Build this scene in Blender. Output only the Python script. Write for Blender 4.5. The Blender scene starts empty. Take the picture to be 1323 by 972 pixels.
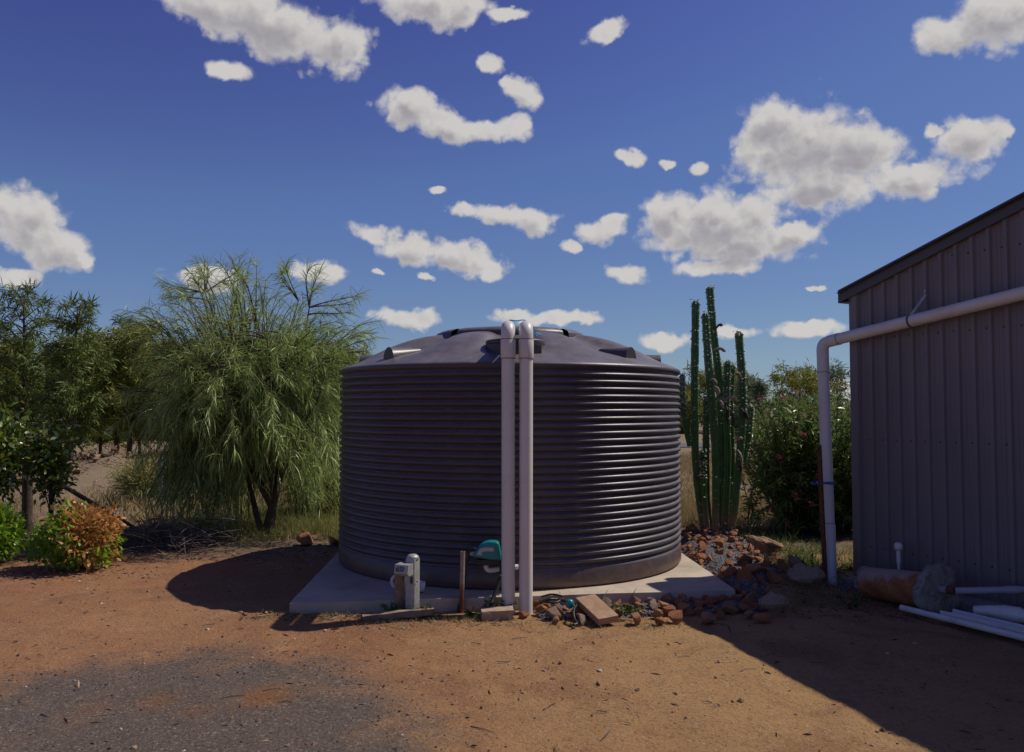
import bpy, bmesh, math, random
import numpy as np
from mathutils import Vector, Matrix, noise

random.seed(11)
rng = np.random.default_rng(11)
R = math.radians
scene = bpy.context.scene
COL = scene.collection

# ------------------------------------------------------------------ camera
cam_d = bpy.data.cameras.new('camera')
cam_d.sensor_width = 36.0
cam_d.lens = 36.0 * 1078.0 / 1323.0
cam_d.clip_end = 2000.0
cam = bpy.data.objects.new('camera', cam_d)
COL.objects.link(cam)
cam.location = (0.0, 0.0, 1.62)
cam.rotation_euler = (R(90 + 2.39), 0, 0)
scene.camera = cam

# ------------------------------------------------------------------ light
SUN_AZ = R(18.5)      # sun stands to the right (+X) and this far behind the tank
SUN_EL = R(52.0)
to_sun = Vector((math.cos(SUN_AZ) * math.cos(SUN_EL), math.sin(SUN_AZ) * math.cos(SUN_EL), math.sin(SUN_EL)))
sun_d = bpy.data.lights.new('sun', 'SUN')
sun_d.energy = 4.6
sun_d.angle = R(0.5)
sun_d.color = (1.0, 0.915, 0.80)
sun = bpy.data.objects.new('sun', sun_d)
COL.objects.link(sun)
sun.rotation_euler = (-to_sun).to_track_quat('-Z', 'Y').to_euler()
sun.location = (20, 12, 30)

scene.view_settings.view_transform = 'Standard'
scene.view_settings.look = 'None'
scene.view_settings.gamma = 1.0
scene.view_settings.use_curve_mapping = False
scene.view_settings.exposure = -0.38
scene.cycles.use_denoising = True
scene.cycles.max_bounces = 6
scene.cycles.diffuse_bounces = 3
scene.cycles.glossy_bounces = 3
scene.cycles.transparent_max_bounces = 6
scene.cycles.sample_clamp_indirect = 8.0
scene.cycles.caustics_reflective = False
scene.cycles.caustics_refractive = False


# ------------------------------------------------------------------ node helper
class NT:
    def __init__(self, tree):
        self.t = tree
        self.n = tree.nodes
        self.l = tree.links

    def new(self, kind, **kw):
        nd = self.n.new(kind)
        for k, v in kw.items():
            setattr(nd, k, v)
        return nd

    def put(self, sock, v):
        if isinstance(v, bpy.types.NodeSocket):
            self.l.new(v, sock)
        else:
            if hasattr(sock, 'default_value') and hasattr(sock.default_value, '__len__') and not hasattr(v, '__len__'):
                v = (v,) * len(sock.default_value)
            if hasattr(v, '__len__') and len(v) == 3 and len(sock.default_value) == 4:
                v = tuple(v) + (1.0,)
            sock.default_value = v

    def math(self, op, a, b=0.0, c=0.0, clamp=False):
        nd = self.new('ShaderNodeMath', operation=op, use_clamp=clamp)
        self.put(nd.inputs[0], a)
        self.put(nd.inputs[1], b)
        self.put(nd.inputs[2], c)
        return nd.outputs[0]

    def vmath(self, op, a, b=(0, 0, 0), out=0):
        nd = self.new('ShaderNodeVectorMath', operation=op)
        self.put(nd.inputs[0], a)
        self.put(nd.inputs[1], b)
        return nd.outputs[out]

    def scale(self, a, s):
        nd = self.new('ShaderNodeVectorMath', operation='SCALE')
        self.put(nd.inputs[0], a)
        self.put(nd.inputs['Scale'], s)
        return nd.outputs[0]

    def noise(self, vec, scale, detail=4.0, rough=0.55, color=False, dist=0.0):
        nd = self.new('ShaderNodeTexNoise')
        self.put(nd.inputs['Vector'], vec)
        nd.inputs['Scale'].default_value = scale
        nd.inputs['Detail'].default_value = detail
        nd.inputs['Roughness'].default_value = rough
        nd.inputs['Distortion'].default_value = dist
        return nd.outputs['Color' if color else 'Fac']

    def voronoi(self, vec, scale, feature='F1', out='Distance'):
        nd = self.new('ShaderNodeTexVoronoi', feature=feature)
        self.put(nd.inputs['Vector'], vec)
        nd.inputs['Scale'].default_value = scale
        return nd.outputs[out]

    def step(self, v, lo, hi, to0=0.0, to1=1.0):
        nd = self.new('ShaderNodeMapRange', interpolation_type='SMOOTHSTEP')
        self.put(nd.inputs[0], v)
        nd.inputs[1].default_value = lo
        nd.inputs[2].default_value = hi
        nd.inputs[3].default_value = to0
        nd.inputs[4].default_value = to1
        return nd.outputs[0]

    def mix(self, fac, a, b, mode='MIX'):
        nd = self.new('ShaderNodeMix', data_type='RGBA', blend_type=mode)
        self.put(nd.inputs[0], fac)
        self.put(nd.inputs[6], a)
        self.put(nd.inputs[7], b)
        return nd.outputs[2]

    def ramp(self, fac, stops):
        nd = self.new('ShaderNodeValToRGB')
        cr = nd.color_ramp
        while len(cr.elements) < len(stops):
            cr.elements.new(0.5)
        for e, (p, c) in zip(cr.elements, stops):
            e.position = p
            e.color = tuple(c) + (1.0,)
        self.put(nd.inputs[0], fac)
        return nd.outputs[0]

    def bump(self, height, strength=0.4, dist=0.01):
        nd = self.new('ShaderNodeBump')
        nd.inputs['Strength'].default_value = strength
        nd.inputs['Distance'].default_value = dist
        self.put(nd.inputs['Height'], height)
        return nd.outputs[0]

    def sep(self, v):
        nd = self.new('ShaderNodeSeparateXYZ')
        self.put(nd.inputs[0], v)
        return nd.outputs


# ------------------------------------------------------------------ sky: azimuth, elevation, half sizes, tilt (degrees)
CLOUDS = [(-19.85, 25.06, 4.56, 1.49, -10),
    (-16.4, 24.19, 4.73, 2.02, -15),
    (-12.65, 23.55, 2.85, 1.80, -10),
    (-6.29, 26.43, 4.55, 1.06, -5),
    (-3.87, 25.98, 1.83, 1.07, 0),
    (-18.92, 21.41, 1.45, 0.67, 0),
    (-0.35, 25.86, 1.52, 0.4, 0),
    (6.55, 24.72, 1.39, 0.59, 15),
    (-1.43, 23.02, 0.97, 0.51, -20),
    (-6.95, 20.10, 2.20, 1.15, 0),
    (-4.81, 19.15, 2.25, 0.97, -20),
    (-2.13, 18.72, 3.12, 0.73, 0),
    (0.03, 19.07, 1.29, 0.73, 30),
    (0.73, 21.05, 1.51, 0.95, -30),
    (-0.35, 21.81, 0.65, 0.43, 0),
    (-5.01, 14.99, 0.59, 0.25, 0),
    (-3.3, 13.7, 1.07, 0.46, -10),
    (-0.62, 13.21, 2.25, 0.77, -5),
    (1.8, 12.95, 1.71, 0.92, 0),
    (-9.63, 11.86, 1.72, 0.71, -10),
    (-7.01, 11.06, 2.48, 1.03, -10),
    (-3.71, 10.39, 2.66, 1.14, -8),
    (-1.58, 9.79, 1.6, 0.73, 0),
    (-5.94, 9.01, 0.63, 0.26, -10),
    (6.06, 12.27, 1.59, 0.87, 0),
    (6.86, 12.86, 0.85, 0.46, 0),
    (4.09, 11.12, 0.59, 0.41, -20),
    (7.78, 9.23, 1.47, 0.67, -5),
    (-7.24, 6.32, 2.21, 0.68, -3),
    (-0.08, 6.53, 1.71, 0.58, 0),
    (2.59, 6.31, 2.24, 0.48, 0),
    (5.08, 6.35, 1.48, 0.47, 0),
    (19.57, 16.78, 4.4, 2.73, 0),
    (17.9, 18.35, 2.54, 1.59, 0),
    (22.84, 16.2, 3.02, 2.03, -10),
    (20.72, 14.4, 3.76, 1.62, 0),
    (25.8, 14.1, 3.1, 1.05, 3),
    (13.85, 12.34, 5.05, 1.9, 0),
    (10.63, 12.89, 1.97, 1.41, 0),
    (15.59, 10.99, 3.58, 1.5, 0),
    (19.01, 11.44, 1.92, 0.78, -5),
    (14.07, 9.5, 2.77, 0.61, 0),
    (29.15, 16.05, 1.89, 1.18, -5),
    (30.89, 16.14, 0.63, 0.43, 0),
    (27.19, 16.78, 0.68, 0.4, 0),
    (28.32, 21.99, 2.43, 1.0, 0),
    (30.72, 22.46, 2.48, 1.77, 0),
    (8.2, 16.84, 0.95, 0.44, -20),
    (10.55, 16.24, 0.57, 0.34, 0),
    (12.71, 15.77, 0.72, 0.44, 0),
    (-30.5, 11.16, 2.47, 1.7, -15),
    (-28.72, 9.71, 1.73, 1.38, -15),
    (-30.9, 7.79, 1.34, 0.59, 0),
    (-27.46, 9.22, 0.63, 0.42, 0),
    (19.64, 5.3, 2.36, 0.5, 0),
    (10.2, 4.76, 1.65, 0.57, 0),
    (14.78, 5.29, 1.69, 0.46, 0),
    (21.45, 1.38, 1.57, 0.69, 0),
    (-9.09, 9.26, 0.42, 0.26, 0),
    (-20.3, 8.4, 2.35, 0.89, 0),
    (-13.21, 9.33, 2.03, 0.71, 0),
    (20.15, 7.92, 0.61, 0.2, 0)]


world = bpy.data.worlds.new('World')
scene.world = world
world.use_nodes = True
wt = NT(world.node_tree)
for nd in list(wt.n):
    wt.n.remove(nd)
w_out = wt.new('ShaderNodeOutputWorld')
sky = wt.new('ShaderNodeTexSky', sky_type='NISHITA')
sky.sun_disc = False
sky.sun_elevation = SUN_EL
sky.sun_rotation = math.pi / 2 - SUN_AZ
sky.altitude = 300.0
sky.air_density = 1.0
sky.dust_density = 0.6
sky.ozone_density = 2.2
hs = wt.new('ShaderNodeHueSaturation')
hs.inputs['Hue'].default_value = 0.522
hs.inputs['Saturation'].default_value = 1.26
hs.inputs['Value'].default_value = 1.0
wt.l.new(sky.outputs[0], hs.inputs['Color'])
bg_sky = wt.new('ShaderNodeBackground')
bg_sky.inputs['Strength'].default_value = 0.09
sep_c = wt.new('ShaderNodeSeparateColor')
wt.l.new(hs.outputs[0], sep_c.inputs[0])
com_c = wt.new('ShaderNodeCombineColor')
for ch_, (g0, g1, gm) in enumerate(((1.34, 1.16, 0.62), (2.40, 2.14, 0.66), (5.85, 5.16, 0.55))):
    q_ = wt.math('DIVIDE', sep_c.outputs[ch_], g1)
    lo_ = wt.math('POWER', wt.math('MINIMUM', q_, 1.0), (1.0, 1.45, 1.15)[ch_])
    hi_ = wt.math('POWER', wt.math('MAXIMUM', q_, 1.0), gm)
    wt.put(com_c.inputs[ch_], wt.math('MULTIPLY', wt.math('MULTIPLY', lo_, hi_), g0))
wt.l.new(com_c.outputs[0], bg_sky.inputs['Color'])
d_ = wt.new('ShaderNodeTexCoord').outputs['Generated']
dx, dy, dz = wt.sep(d_)
az = wt.math('MULTIPLY', wt.math('ARCTAN2', dx, dy), 57.29578)
el = wt.math('MULTIPLY', wt.math('ARCSINE', dz), 57.29578)
cmb = wt.new('ShaderNodeCombineXYZ')
wt.put(cmb.inputs[0], az)
wt.put(cmb.inputs[1], el)
p_ae = cmb.outputs[0]
warp1 = wt.noise(d_, 21.0, 4.0, 0.52, color=True)
warp2 = wt.noise(d_, 85.0, 3.0, 0.55, color=True)
p_w = wt.vmath('ADD', p_ae, wt.scale(wt.vmath('SUBTRACT', warp1, (0.5, 0.5, 0.5)), 1.15))
p_w = wt.vmath('ADD', p_w, wt.scale(wt.vmath('SUBTRACT', warp2, (0.5, 0.5, 0.5)), 0.45))


def blob_field(vec, blobs, k):
    acc = None
    for (a, e, rx, ry, rot) in blobs:
        mp = wt.new('ShaderNodeMapping', vector_type='TEXTURE')
        wt.put(mp.inputs[0], vec)
        mp.inputs['Location'].default_value = (a, e, 0)
        mp.inputs['Rotation'].default_value = (0, 0, R(rot))
        mp.inputs['Scale'].default_value = (rx, ry, 1.0)
        ln = wt.vmath('LENGTH', mp.outputs[0], out=1)
        acc = ln if acc is None else wt.math('SMOOTH_MIN', acc, ln, k)
    return acc


flat = wt.vmath('MULTIPLY', p_w, (1, 1, 0))


def billow(vec, fine):
    """rounded cauliflower lobes with creases between them"""
    b1 = wt.math('MULTIPLY', wt.math('SUBTRACT', 0.50, wt.voronoi(vec, 30.0)), 0.52)
    b2 = wt.math('MULTIPLY', wt.math('SUBTRACT', 0.50, wt.voronoi(vec, 72.0)), 0.30)
    out = wt.math('ADD', b1, b2)
    out = wt.math('ADD', out, wt.math('MULTIPLY', wt.math('SUBTRACT', wt.noise(vec, 40.0, 6.0 if fine else 3.0, 0.56), 0.5), 0.85))
    return out


dw = wt.vmath('ADD', d_, wt.scale(wt.vmath('SUBTRACT', warp2, (0.5, 0.5, 0.5)), 0.012))
S = wt.math('SUBTRACT', 1.0, blob_field(flat, CLOUDS, 0.15))
B1 = billow(dw, True)
dens = wt.math('ADD', wt.math('ADD', wt.math('MULTIPLY', S, 0.90), B1), 0.13)
# the same kind of broken cumulus goes on outside the frame
up = wt.math('ADD', wt.math('MAXIMUM', dz, 0.0), 0.18)
div = wt.new('ShaderNodeCombineXYZ')
wt.put(div.inputs[0], wt.math('DIVIDE', dx, up))
wt.put(div.inputs[1], wt.math('DIVIDE', dy, up))
away = wt.noise(div.outputs[0], 1.5, 8.0, 0.6)
away = wt.math('MULTIPLY', wt.math('SUBTRACT', away, 0.60), 5.0)
out_az = wt.step(wt.math('ABSOLUTE', az), 35.0, 42.0)
out_el = wt.step(el, 29.0, 34.0)
out_m = wt.math('MULTIPLY', wt.math('MAXIMUM', out_az, out_el), wt.step(el, 1.0, 6.0))
dens_all = wt.math('MAXIMUM', dens, wt.math('SUBTRACT', wt.math('MULTIPLY', away, out_m), wt.math('MULTIPLY', wt.math('SUBTRACT', 1.0, out_m), 2.0)))
alpha = wt.step(dens_all, -0.07, 0.42)
alpha = wt.math('MULTIPLY', alpha, wt.step(el, -0.5, 2.0))
# grey bellies in the thick part of the big clouds, bright crumbly rims
# self-shading: how much cloud lies between a point and the sun (up and to the right)
BIG = [c for c in CLOUDS if c[2] * c[3] > 1.35]
S2 = wt.math('SUBTRACT', 1.0, blob_field(wt.vmath('ADD', flat, (0.35, 0.80, 0.0)), BIG, 0.25))
B2 = billow(wt.vmath('ADD', dw, (0.0045, 0.0, 0.0085)), False)
dens2 = wt.math('ADD', S2, wt.math('MULTIPLY', B2, 0.8))
shade = wt.step(dens2, -0.05, 0.85)
relief = wt.math('MULTIPLY', wt.math('SUBTRACT', B2, B1), 0.38)
thick = wt.step(dens_all, 0.05, 0.6, 0.35, 1.0)
dark = wt.math('ADD', wt.math('MULTIPLY', wt.math('MULTIPLY', shade, thick), 0.60), relief, clamp=True)
c_col = wt.ramp(dark, [(0.0, (1.0, 0.965, 0.93)), (0.35, (0.78, 0.745, 0.745)), (0.75, (0.50, 0.475, 0.525)), (1.0, (0.42, 0.40, 0.46))])
bg_c = wt.new('ShaderNodeBackground')
wt.put(bg_c.inputs['Color'], c_col)
bg_c.inputs['Strength'].default_value = 0.80
mx = wt.new('ShaderNodeMixShader')
wt.put(mx.inputs[0], wt.math('MULTIPLY', alpha, 0.96))
wt.l.new(bg_sky.outputs[0], mx.inputs[1])
wt.l.new(bg_c.outputs[0], mx.inputs[2])
wt.l.new(mx.outputs[0], w_out.inputs[0])
world.cycles.sampling_method = 'MANUAL'
world.cycles.sample_map_resolution = 512


# ------------------------------------------------------------------ object helpers
def tag(o, label=None, cat=None, group=None, kind=None):
    if label:
        o['label'] = label
    if cat:
        o['category'] = cat
    if group:
        o['group'] = group
    if kind:
        o['kind'] = kind
    return o


def thing(name, label, cat, loc=(0, 0, 0), group=None):
    o = bpy.data.objects.new(name, None)
    o.empty_display_size = 0.1
    COL.objects.link(o)
    o.location = loc
    return tag(o, label, cat, group)


def origin_of(o):
    v = Vector((0, 0, 0))
    while o is not None:
        v = v + o.location
        o = o.parent
    return v


def link_mesh(name, me, parent=None, loc=None):
    o = bpy.data.objects.new(name, me)
    COL.objects.link(o)
    if parent is not None:
        o.parent = parent
    if loc is not None:
        o.location = loc
    return o


def np_mesh(name, V, F, mat, parent=None, smooth=False, loc=None):
    """V (n,3) world coordinates, F (m,k) faces of one size; linked as one object"""
    V = np.asarray(V, dtype=np.float32).reshape(-1, 3)
    F = np.asarray(F, dtype=np.int32)
    base = origin_of(parent) if parent is not None else Vector(loc or (0, 0, 0))
    V = V - np.array(base, dtype=np.float32)
    me = bpy.data.meshes.new(name)
    m, k = F.shape
    me.vertices.add(len(V))
    me.vertices.foreach_set('co', V.ravel())
    me.loops.add(m * k)
    me.loops.foreach_set('vertex_index', F.ravel())
    me.polygons.add(m)
    me.polygons.foreach_set('loop_start', np.arange(0, m * k, k, dtype=np.int32))
    me.polygons.foreach_set('use_smooth', np.full(m, smooth))
    me.update(calc_edges=True)
    me.materials.append(mat)
    o = link_mesh(name, me, parent)
    if parent is None and loc is not None:
        o.location = loc
    return o


class MB:
    """collects shapes in world coordinates; build() links them as one mesh object"""
    def __init__(self):
        self.v = []
        self.f = []

    def add(self, vs, fs):
        b = len(self.v)
        self.v += [tuple(p) for p in vs]
        self.f += [tuple(i + b for i in f) for f in fs]
        return self

    def box(self, c, size, rz=0.0, rx=0.0, ry=0.0, bev=0.0):
        bm = bmesh.new()
        bmesh.ops.create_cube(bm, size=1.0)
        for v in bm.verts:
            v.co = Vector((v.co.x * size[0], v.co.y * size[1], v.co.z * size[2]))
        if bev > 0:
            bmesh.ops.bevel(bm, geom=bm.edges[:], offset=bev, segments=2, affect='EDGES', profile=0.6)
        M = Matrix.Translation(c) @ Matrix.Rotation(rz, 4, 'Z') @ Matrix.Rotation(ry, 4, 'Y') @ Matrix.Rotation(rx, 4, 'X')
        bm.transform(M)
        return self.bm(bm)

    def bm(self, bm):
        bm.verts.index_update()
        self.add([v.co for v in bm.verts], [[v.index for v in f.verts] for f in bm.faces])
        bm.free()
        return self

    def tube(self, pts, rad, n=8, cap=True, flute=None):
        pts = [Vector(p) for p in pts]
        m = len(pts)
        rads = rad if hasattr(rad, '__len__') else [rad] * m
        tang = []
        for i in range(m):
            a = pts[max(i - 1, 0)]
            b = pts[min(i + 1, m - 1)]
            t = (b - a)
            tang.append(t.normalized() if t.length > 1e-9 else Vector((0, 0, 1)))
        ref = Vector((0, 0, 1)) if abs(tang[0].z) < 0.9 else Vector((1, 0, 0))
        x = (ref - tang[0] * ref.dot(tang[0])).normalized()
        vs, fs = [], []
        for i in range(m):
            x = (x - tang[i] * x.dot(tang[i]))
            x = x.normalized() if x.length > 1e-6 else tang[i].orthogonal().normalized()
            y = tang[i].cross(x)
            for k in range(n):
                a = 2 * math.pi * k / n
                r = rads[i]
                if flute:
                    r *= 1.0 + flute[1] * (abs(math.cos(flute[0] * a / 2)) - 0.6)
                vs.append(pts[i] + x * math.cos(a) * r + y * math.sin(a) * r)
        for i in range(m - 1):
            for k in range(n):
                fs.append((i * n + k, i * n + (k + 1) % n, (i + 1) * n + (k + 1) % n, (i + 1) * n + k))
        if cap:
            fs.append(tuple(range(n - 1, -1, -1)))
            fs.append(tuple((m - 1) * n + k for k in range(n)))
        return self.add(vs, fs)

    def pipe(self, pts, ro, ri, n=20):
        """open ended hollow pipe, straight"""
        a, b = Vector(pts[0]), Vector(pts[-1])
        t = (b - a).normalized()
        x = t.orthogonal().normalized()
        y = t.cross(x)
        vs, fs = [], []
        for (p, r) in ((a, ro), (b, ro), (b, ri), (a, ri)):
            for k in range(n):
                q = 2 * math.pi * k / n
                vs.append(p + x * math.cos(q) * r + y * math.sin(q) * r)
        for s in range(4):
            for k in range(n):
                fs.append((s * n + k, s * n + (k + 1) % n, ((s + 1) % 4) * n + (k + 1) % n, ((s + 1) % 4) * n + k))
        return self.add(vs, fs)

    def lathe(self, prof, c, n=64, a0=0.0, a1=2 * math.pi):
        full = abs(a1 - a0 - 2 * math.pi) < 1e-6
        cols = n if full else n + 1
        vs, fs = [], []
        for (r, z) in prof:
            for k in range(cols):
                a = a0 + (a1 - a0) * k / n
                vs.append((c[0] + r * math.cos(a), c[1] + r * math.sin(a), c[2] + z))
        for i in range(len(prof) - 1):
            for k in range(n):
                k2 = (k + 1) % cols
                fs.append((i * cols + k, i * cols + k2, (i + 1) * cols + k2, (i + 1) * cols + k))
        return self.add(vs, fs)

    def prism(self, poly, ex):
        """poly: list of 3D points (planar), ex: extrusion vector"""
        ex = Vector(ex)
        n = len(poly)
        vs = [Vector(p) for p in poly] + [Vector(p) + ex for p in poly]
        fs = [tuple(range(n - 1, -1, -1)), tuple(range(n, 2 * n))]
        for k in range(n):
            fs.append((k, (k + 1) % n, n + (k + 1) % n, n + k))
        return self.add(vs, fs)

    def build(self, name, mat, parent=None, smooth=False, loc=None, auto=None, fix=True):
        base = origin_of(parent) if parent is not None else Vector(loc or (0, 0, 0))
        me = bpy.data.meshes.new(name)
        me.from_pydata([tuple(Vector(p) - base) for p in self.v], [], self.f)
        me.materials.append(mat)
        if fix:
            bm = bmesh.new()
            bm.from_mesh(me)
            bmesh.ops.recalc_face_normals(bm, faces=bm.faces[:])
            bm.to_mesh(me)
            bm.free()
        if smooth:
            me.shade_smooth()
            if auto:
                me.set_sharp_from_angle(angle=R(auto))
        o = link_mesh(name, me, parent)
        if parent is None and loc is not None:
            o.location = loc
        return o


def bez(p0, p1, p2, p3, n):
    p0, p1, p2, p3 = map(Vector, (p0, p1, p2, p3))
    out = []
    for i in range(n + 1):
        t = i / n
        s = 1 - t
        out.append(p0 * s ** 3 + p1 * 3 * s * s * t + p2 * 3 * s * t * t + p3 * t ** 3)
    return out


def spline(pts, n=6):
    """Catmull-Rom through pts"""
    P = [Vector(p) for p in pts]
    P = [P[0] * 2 - P[1]] + P + [P[-1] * 2 - P[-2]]
    out = []
    for i in range(1, len(P) - 2):
        for k in range(n):
            t = k / n
            a, b, c, d = P[i - 1], P[i], P[i + 1], P[i + 2]
            out.append(0.5 * ((2 * b) + (c - a) * t + (2 * a - 5 * b + 4 * c - d) * t * t + (3 * b - a - 3 * c + d) * t ** 3))
    out.append(P[-2].copy())
    return out


def unit(a):
    return a / np.maximum(np.linalg.norm(a, axis=-1, keepdims=True), 1e-9)


def blades(P, D, L, W, droop, prof, rnd=None):
    """N curved leaf strips. P,D (N,3); L,W,droop (N,); prof = relative widths at the stations"""
    rnd = rnd or rng
    P = np.array(P, dtype=np.float64)
    D = unit(np.array(D, dtype=np.float64))
    N = len(P)
    L = np.broadcast_to(L, (N,))
    W = np.broadcast_to(W, (N,))
    droop = np.broadcast_to(droop, (N,))
    side = unit(np.cross(D, unit(rnd.normal(size=(N, 3)))))
    k = len(prof)
    V = np.zeros((N, k, 2, 3))
    p = P.copy()
    d = D.copy()
    for i in range(k):
        w = (W * prof[i] * 0.5)[:, None]
        V[:, i, 0] = p - side * w
        V[:, i, 1] = p + side * w
        d = d.copy()
        d[:, 2] -= droop / (k - 1)
        d = unit(d)
        p = p + d * (L / (k - 1))[:, None]
    b = (np.arange(N) * (2 * k))[:, None, None]
    q = np.array([[2 * i, 2 * i + 1, 2 * i + 3, 2 * i + 2] for i in range(k - 1)])[None]
    F = (b + q).reshape(-1, 4)
    return V.reshape(-1, 3), F


# ------------------------------------------------------------------ materials
def mat_base(name):
    m = bpy.data.materials.new(name)
    m.use_nodes = True
    t = NT(m.node_tree)
    bs = next(n for n in t.n if n.type == 'BSDF_PRINCIPLED')
    return m, t, bs


def simple(name, col, rough=0.5, var=0.15, scale=8.0, metal=0.0, bump=0.0, bscale=60.0, spec=0.5, dirt=None, dirt_amt=0.5, obj=True, dscale=3.0):
    m, t, bs = mat_base(name)
    v = t.new('ShaderNodeTexCoord').outputs['Object'] if obj else t.new('ShaderNodeNewGeometry').outputs['Position']
    n = t.noise(v, scale, 5.0, 0.6)
    lo = tuple(c * (1 - var) for c in col)
    hi = tuple(min(1.0, c * (1 + var)) for c in col)
    c = t.mix(t.step(n, 0.3, 0.7), lo, hi)
    if dirt:
        dn = t.noise(v, dscale, 7.0, 0.68)
        c = t.mix(t.math('MULTIPLY', t.step(dn, 0.5, 0.72), dirt_amt), c, dirt)
    t.put(bs.inputs['Base Color'], c)
    rn = t.noise(v, scale * 2.3, 4.0, 0.6)
    t.put(bs.inputs['Roughness'], t.math('ADD', rough - 0.08, t.math('MULTIPLY', rn, 0.16)))
    bs.inputs['Metallic'].default_value = metal
    bs.inputs['Specular IOR Level'].default_value = spec
    if bump > 0:
        t.put(bs.inputs['Normal'], t.bump(t.noise(v, bscale, 5.0, 0.65), bump, 0.01))
    return m


def leaf_mat(name, cols, rough=0.5, trans=0.25, spec=0.4):
    """cols: dark to light stops across leaves"""
    m, t, bs = mat_base(name)
    g = t.new('ShaderNodeNewGeometry')
    rnd = g.outputs['Random Per Island']
    n = t.noise(g.outputs['Position'], 1.7, 2.0, 0.5)
    f = t.math('ADD', t.math('MULTIPLY', rnd, 0.75), t.math('MULTIPLY', t.math('SUBTRACT', n, 0.37), 0.9), clamp=True)
    st = [(i / (len(cols) - 1), c) for i, c in enumerate(cols)]
    c = t.ramp(f, st)
    t.put(bs.inputs['Base Color'], c)
    bs.inputs['Roughness'].default_value = rough
    bs.inputs['Specular IOR Level'].default_value = spec
    tr = t.new('ShaderNodeBsdfTranslucent')
    t.put(tr.inputs['Color'], t.mix(0.5, c, cols[-1]))
    mxs = t.new('ShaderNodeMixShader')
    mxs.inputs[0].default_value = trans
    t.l.new(bs.outputs[0], mxs.inputs[1])
    t.l.new(tr.outputs[0], mxs.inputs[2])
    o = next(n for n in t.n if n.type == 'OUTPUT_MATERIAL')
    t.l.new(mxs.outputs[0], o.inputs[0])
    return m


M = {}
def mat_tank():
    m, t, bs = mat_base('tank_plastic')
    g = t.new('ShaderNodeNewGeometry')
    v = g.outputs['Position']
    x, y, z = t.sep(v)
    nx_, ny_, nz_ = t.sep(g.outputs['True Normal'])
    n = t.noise(v, 1.3, 5.0, 0.6)
    c = t.mix(t.step(n, 0.3, 0.7), (0.062, 0.051, 0.059), (0.078, 0.065, 0.072))
    # pale patchy dust on upward faces, doubling as painted sunlight on the ribs
    dn = t.noise(v, 5.0, 7.0, 0.7)
    dust_sunlit = t.math('MULTIPLY', t.step(nz_, 0.30, 0.85), t.step(dn, 0.35, 0.75, 0.25, 0.62))
    c = t.mix(dust_sunlit, c, (0.255, 0.230, 0.240))
    # run-off streaks down the wall
    st = t.noise(t.vmath('MULTIPLY', v, (7.0, 7.0, 0.35)), 1.0, 5.0, 0.6)
    c = t.mix(t.math('MULTIPLY', t.step(st, 0.56, 0.74), 0.22), c, (0.19, 0.15, 0.13))
    # red dirt splashed up the foot
    sp = t.math('SUBTRACT', 0.30, t.math('ADD', z, t.math('MULTIPLY', t.math('SUBTRACT', t.noise(v, 8.0, 7.0, 0.75), 0.5), 0.55)))
    c = t.mix(t.math('MULTIPLY', t.step(sp, 0.0, 0.25), 0.45), c, (0.27, 0.15, 0.09))
    t.put(bs.inputs['Base Color'], c)
    bs.inputs['Specular IOR Level'].default_value = 0.50
    t.put(bs.inputs['Roughness'], t.math('ADD', 0.33, t.math('MULTIPLY', dn, 0.16)))
    t.put(bs.inputs['Normal'], t.bump(t.noise(v, 9.0, 4.0, 0.6), 0.10, 0.02))
    return m


M['tank'] = mat_tank()
M['tank_dark'] = simple('dark_plastic', (0.045, 0.042, 0.05), 0.45, 0.1, 5.0, dirt=(0.16, 0.12, 0.10), dirt_amt=0.3)
M['pvc'] = simple('white_pvc', (0.68, 0.645, 0.60), 0.38, 0.04, 3.0, dirt=(0.42, 0.33, 0.26), dirt_amt=0.35, dscale=2.2)
M['pvc_grey'] = simple('grey_pvc', (0.36, 0.36, 0.40), 0.42, 0.06, 3.0, dirt=(0.30, 0.22, 0.17), dirt_amt=0.5, dscale=4.0)
def mat_steel():
    m, t, bs = mat_base('painted_steel_sheet')
    g = t.new('ShaderNodeNewGeometry')
    v = g.outputs['Position']
    x, y, z = t.sep(v)
    n = t.noise(v, 1.1, 5.0, 0.6)
    c = t.mix(t.step(n, 0.3, 0.7), (0.182, 0.168, 0.180), (0.218, 0.199, 0.210))
    st = t.noise(t.vmath('MULTIPLY', v, (9.0, 9.0, 0.4)), 1.0, 5.0, 0.6)
    c = t.mix(t.math('MULTIPLY', t.step(st, 0.55, 0.75), 0.25), c, (0.30, 0.25, 0.22))
    sp = t.math('SUBTRACT', 0.45, t.math('ADD', z, t.math('MULTIPLY', t.math('SUBTRACT', t.noise(v, 6.0, 7.0, 0.75), 0.5), 0.8)))
    c = t.mix(t.math('MULTIPLY', t.step(sp, 0.0, 0.35), 0.40), c, (0.30, 0.19, 0.13))
    t.put(bs.inputs['Base Color'], c)
    bs.inputs['Specular IOR Level'].default_value = 0.30
    t.put(bs.inputs['Roughness'], t.math('ADD', 0.42, t.math('MULTIPLY', n, 0.2)))
    t.put(bs.inputs['Normal'], t.bump(t.noise(v, 2.6, 3.0, 0.5), 0.10, 0.05))
    return m


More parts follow.
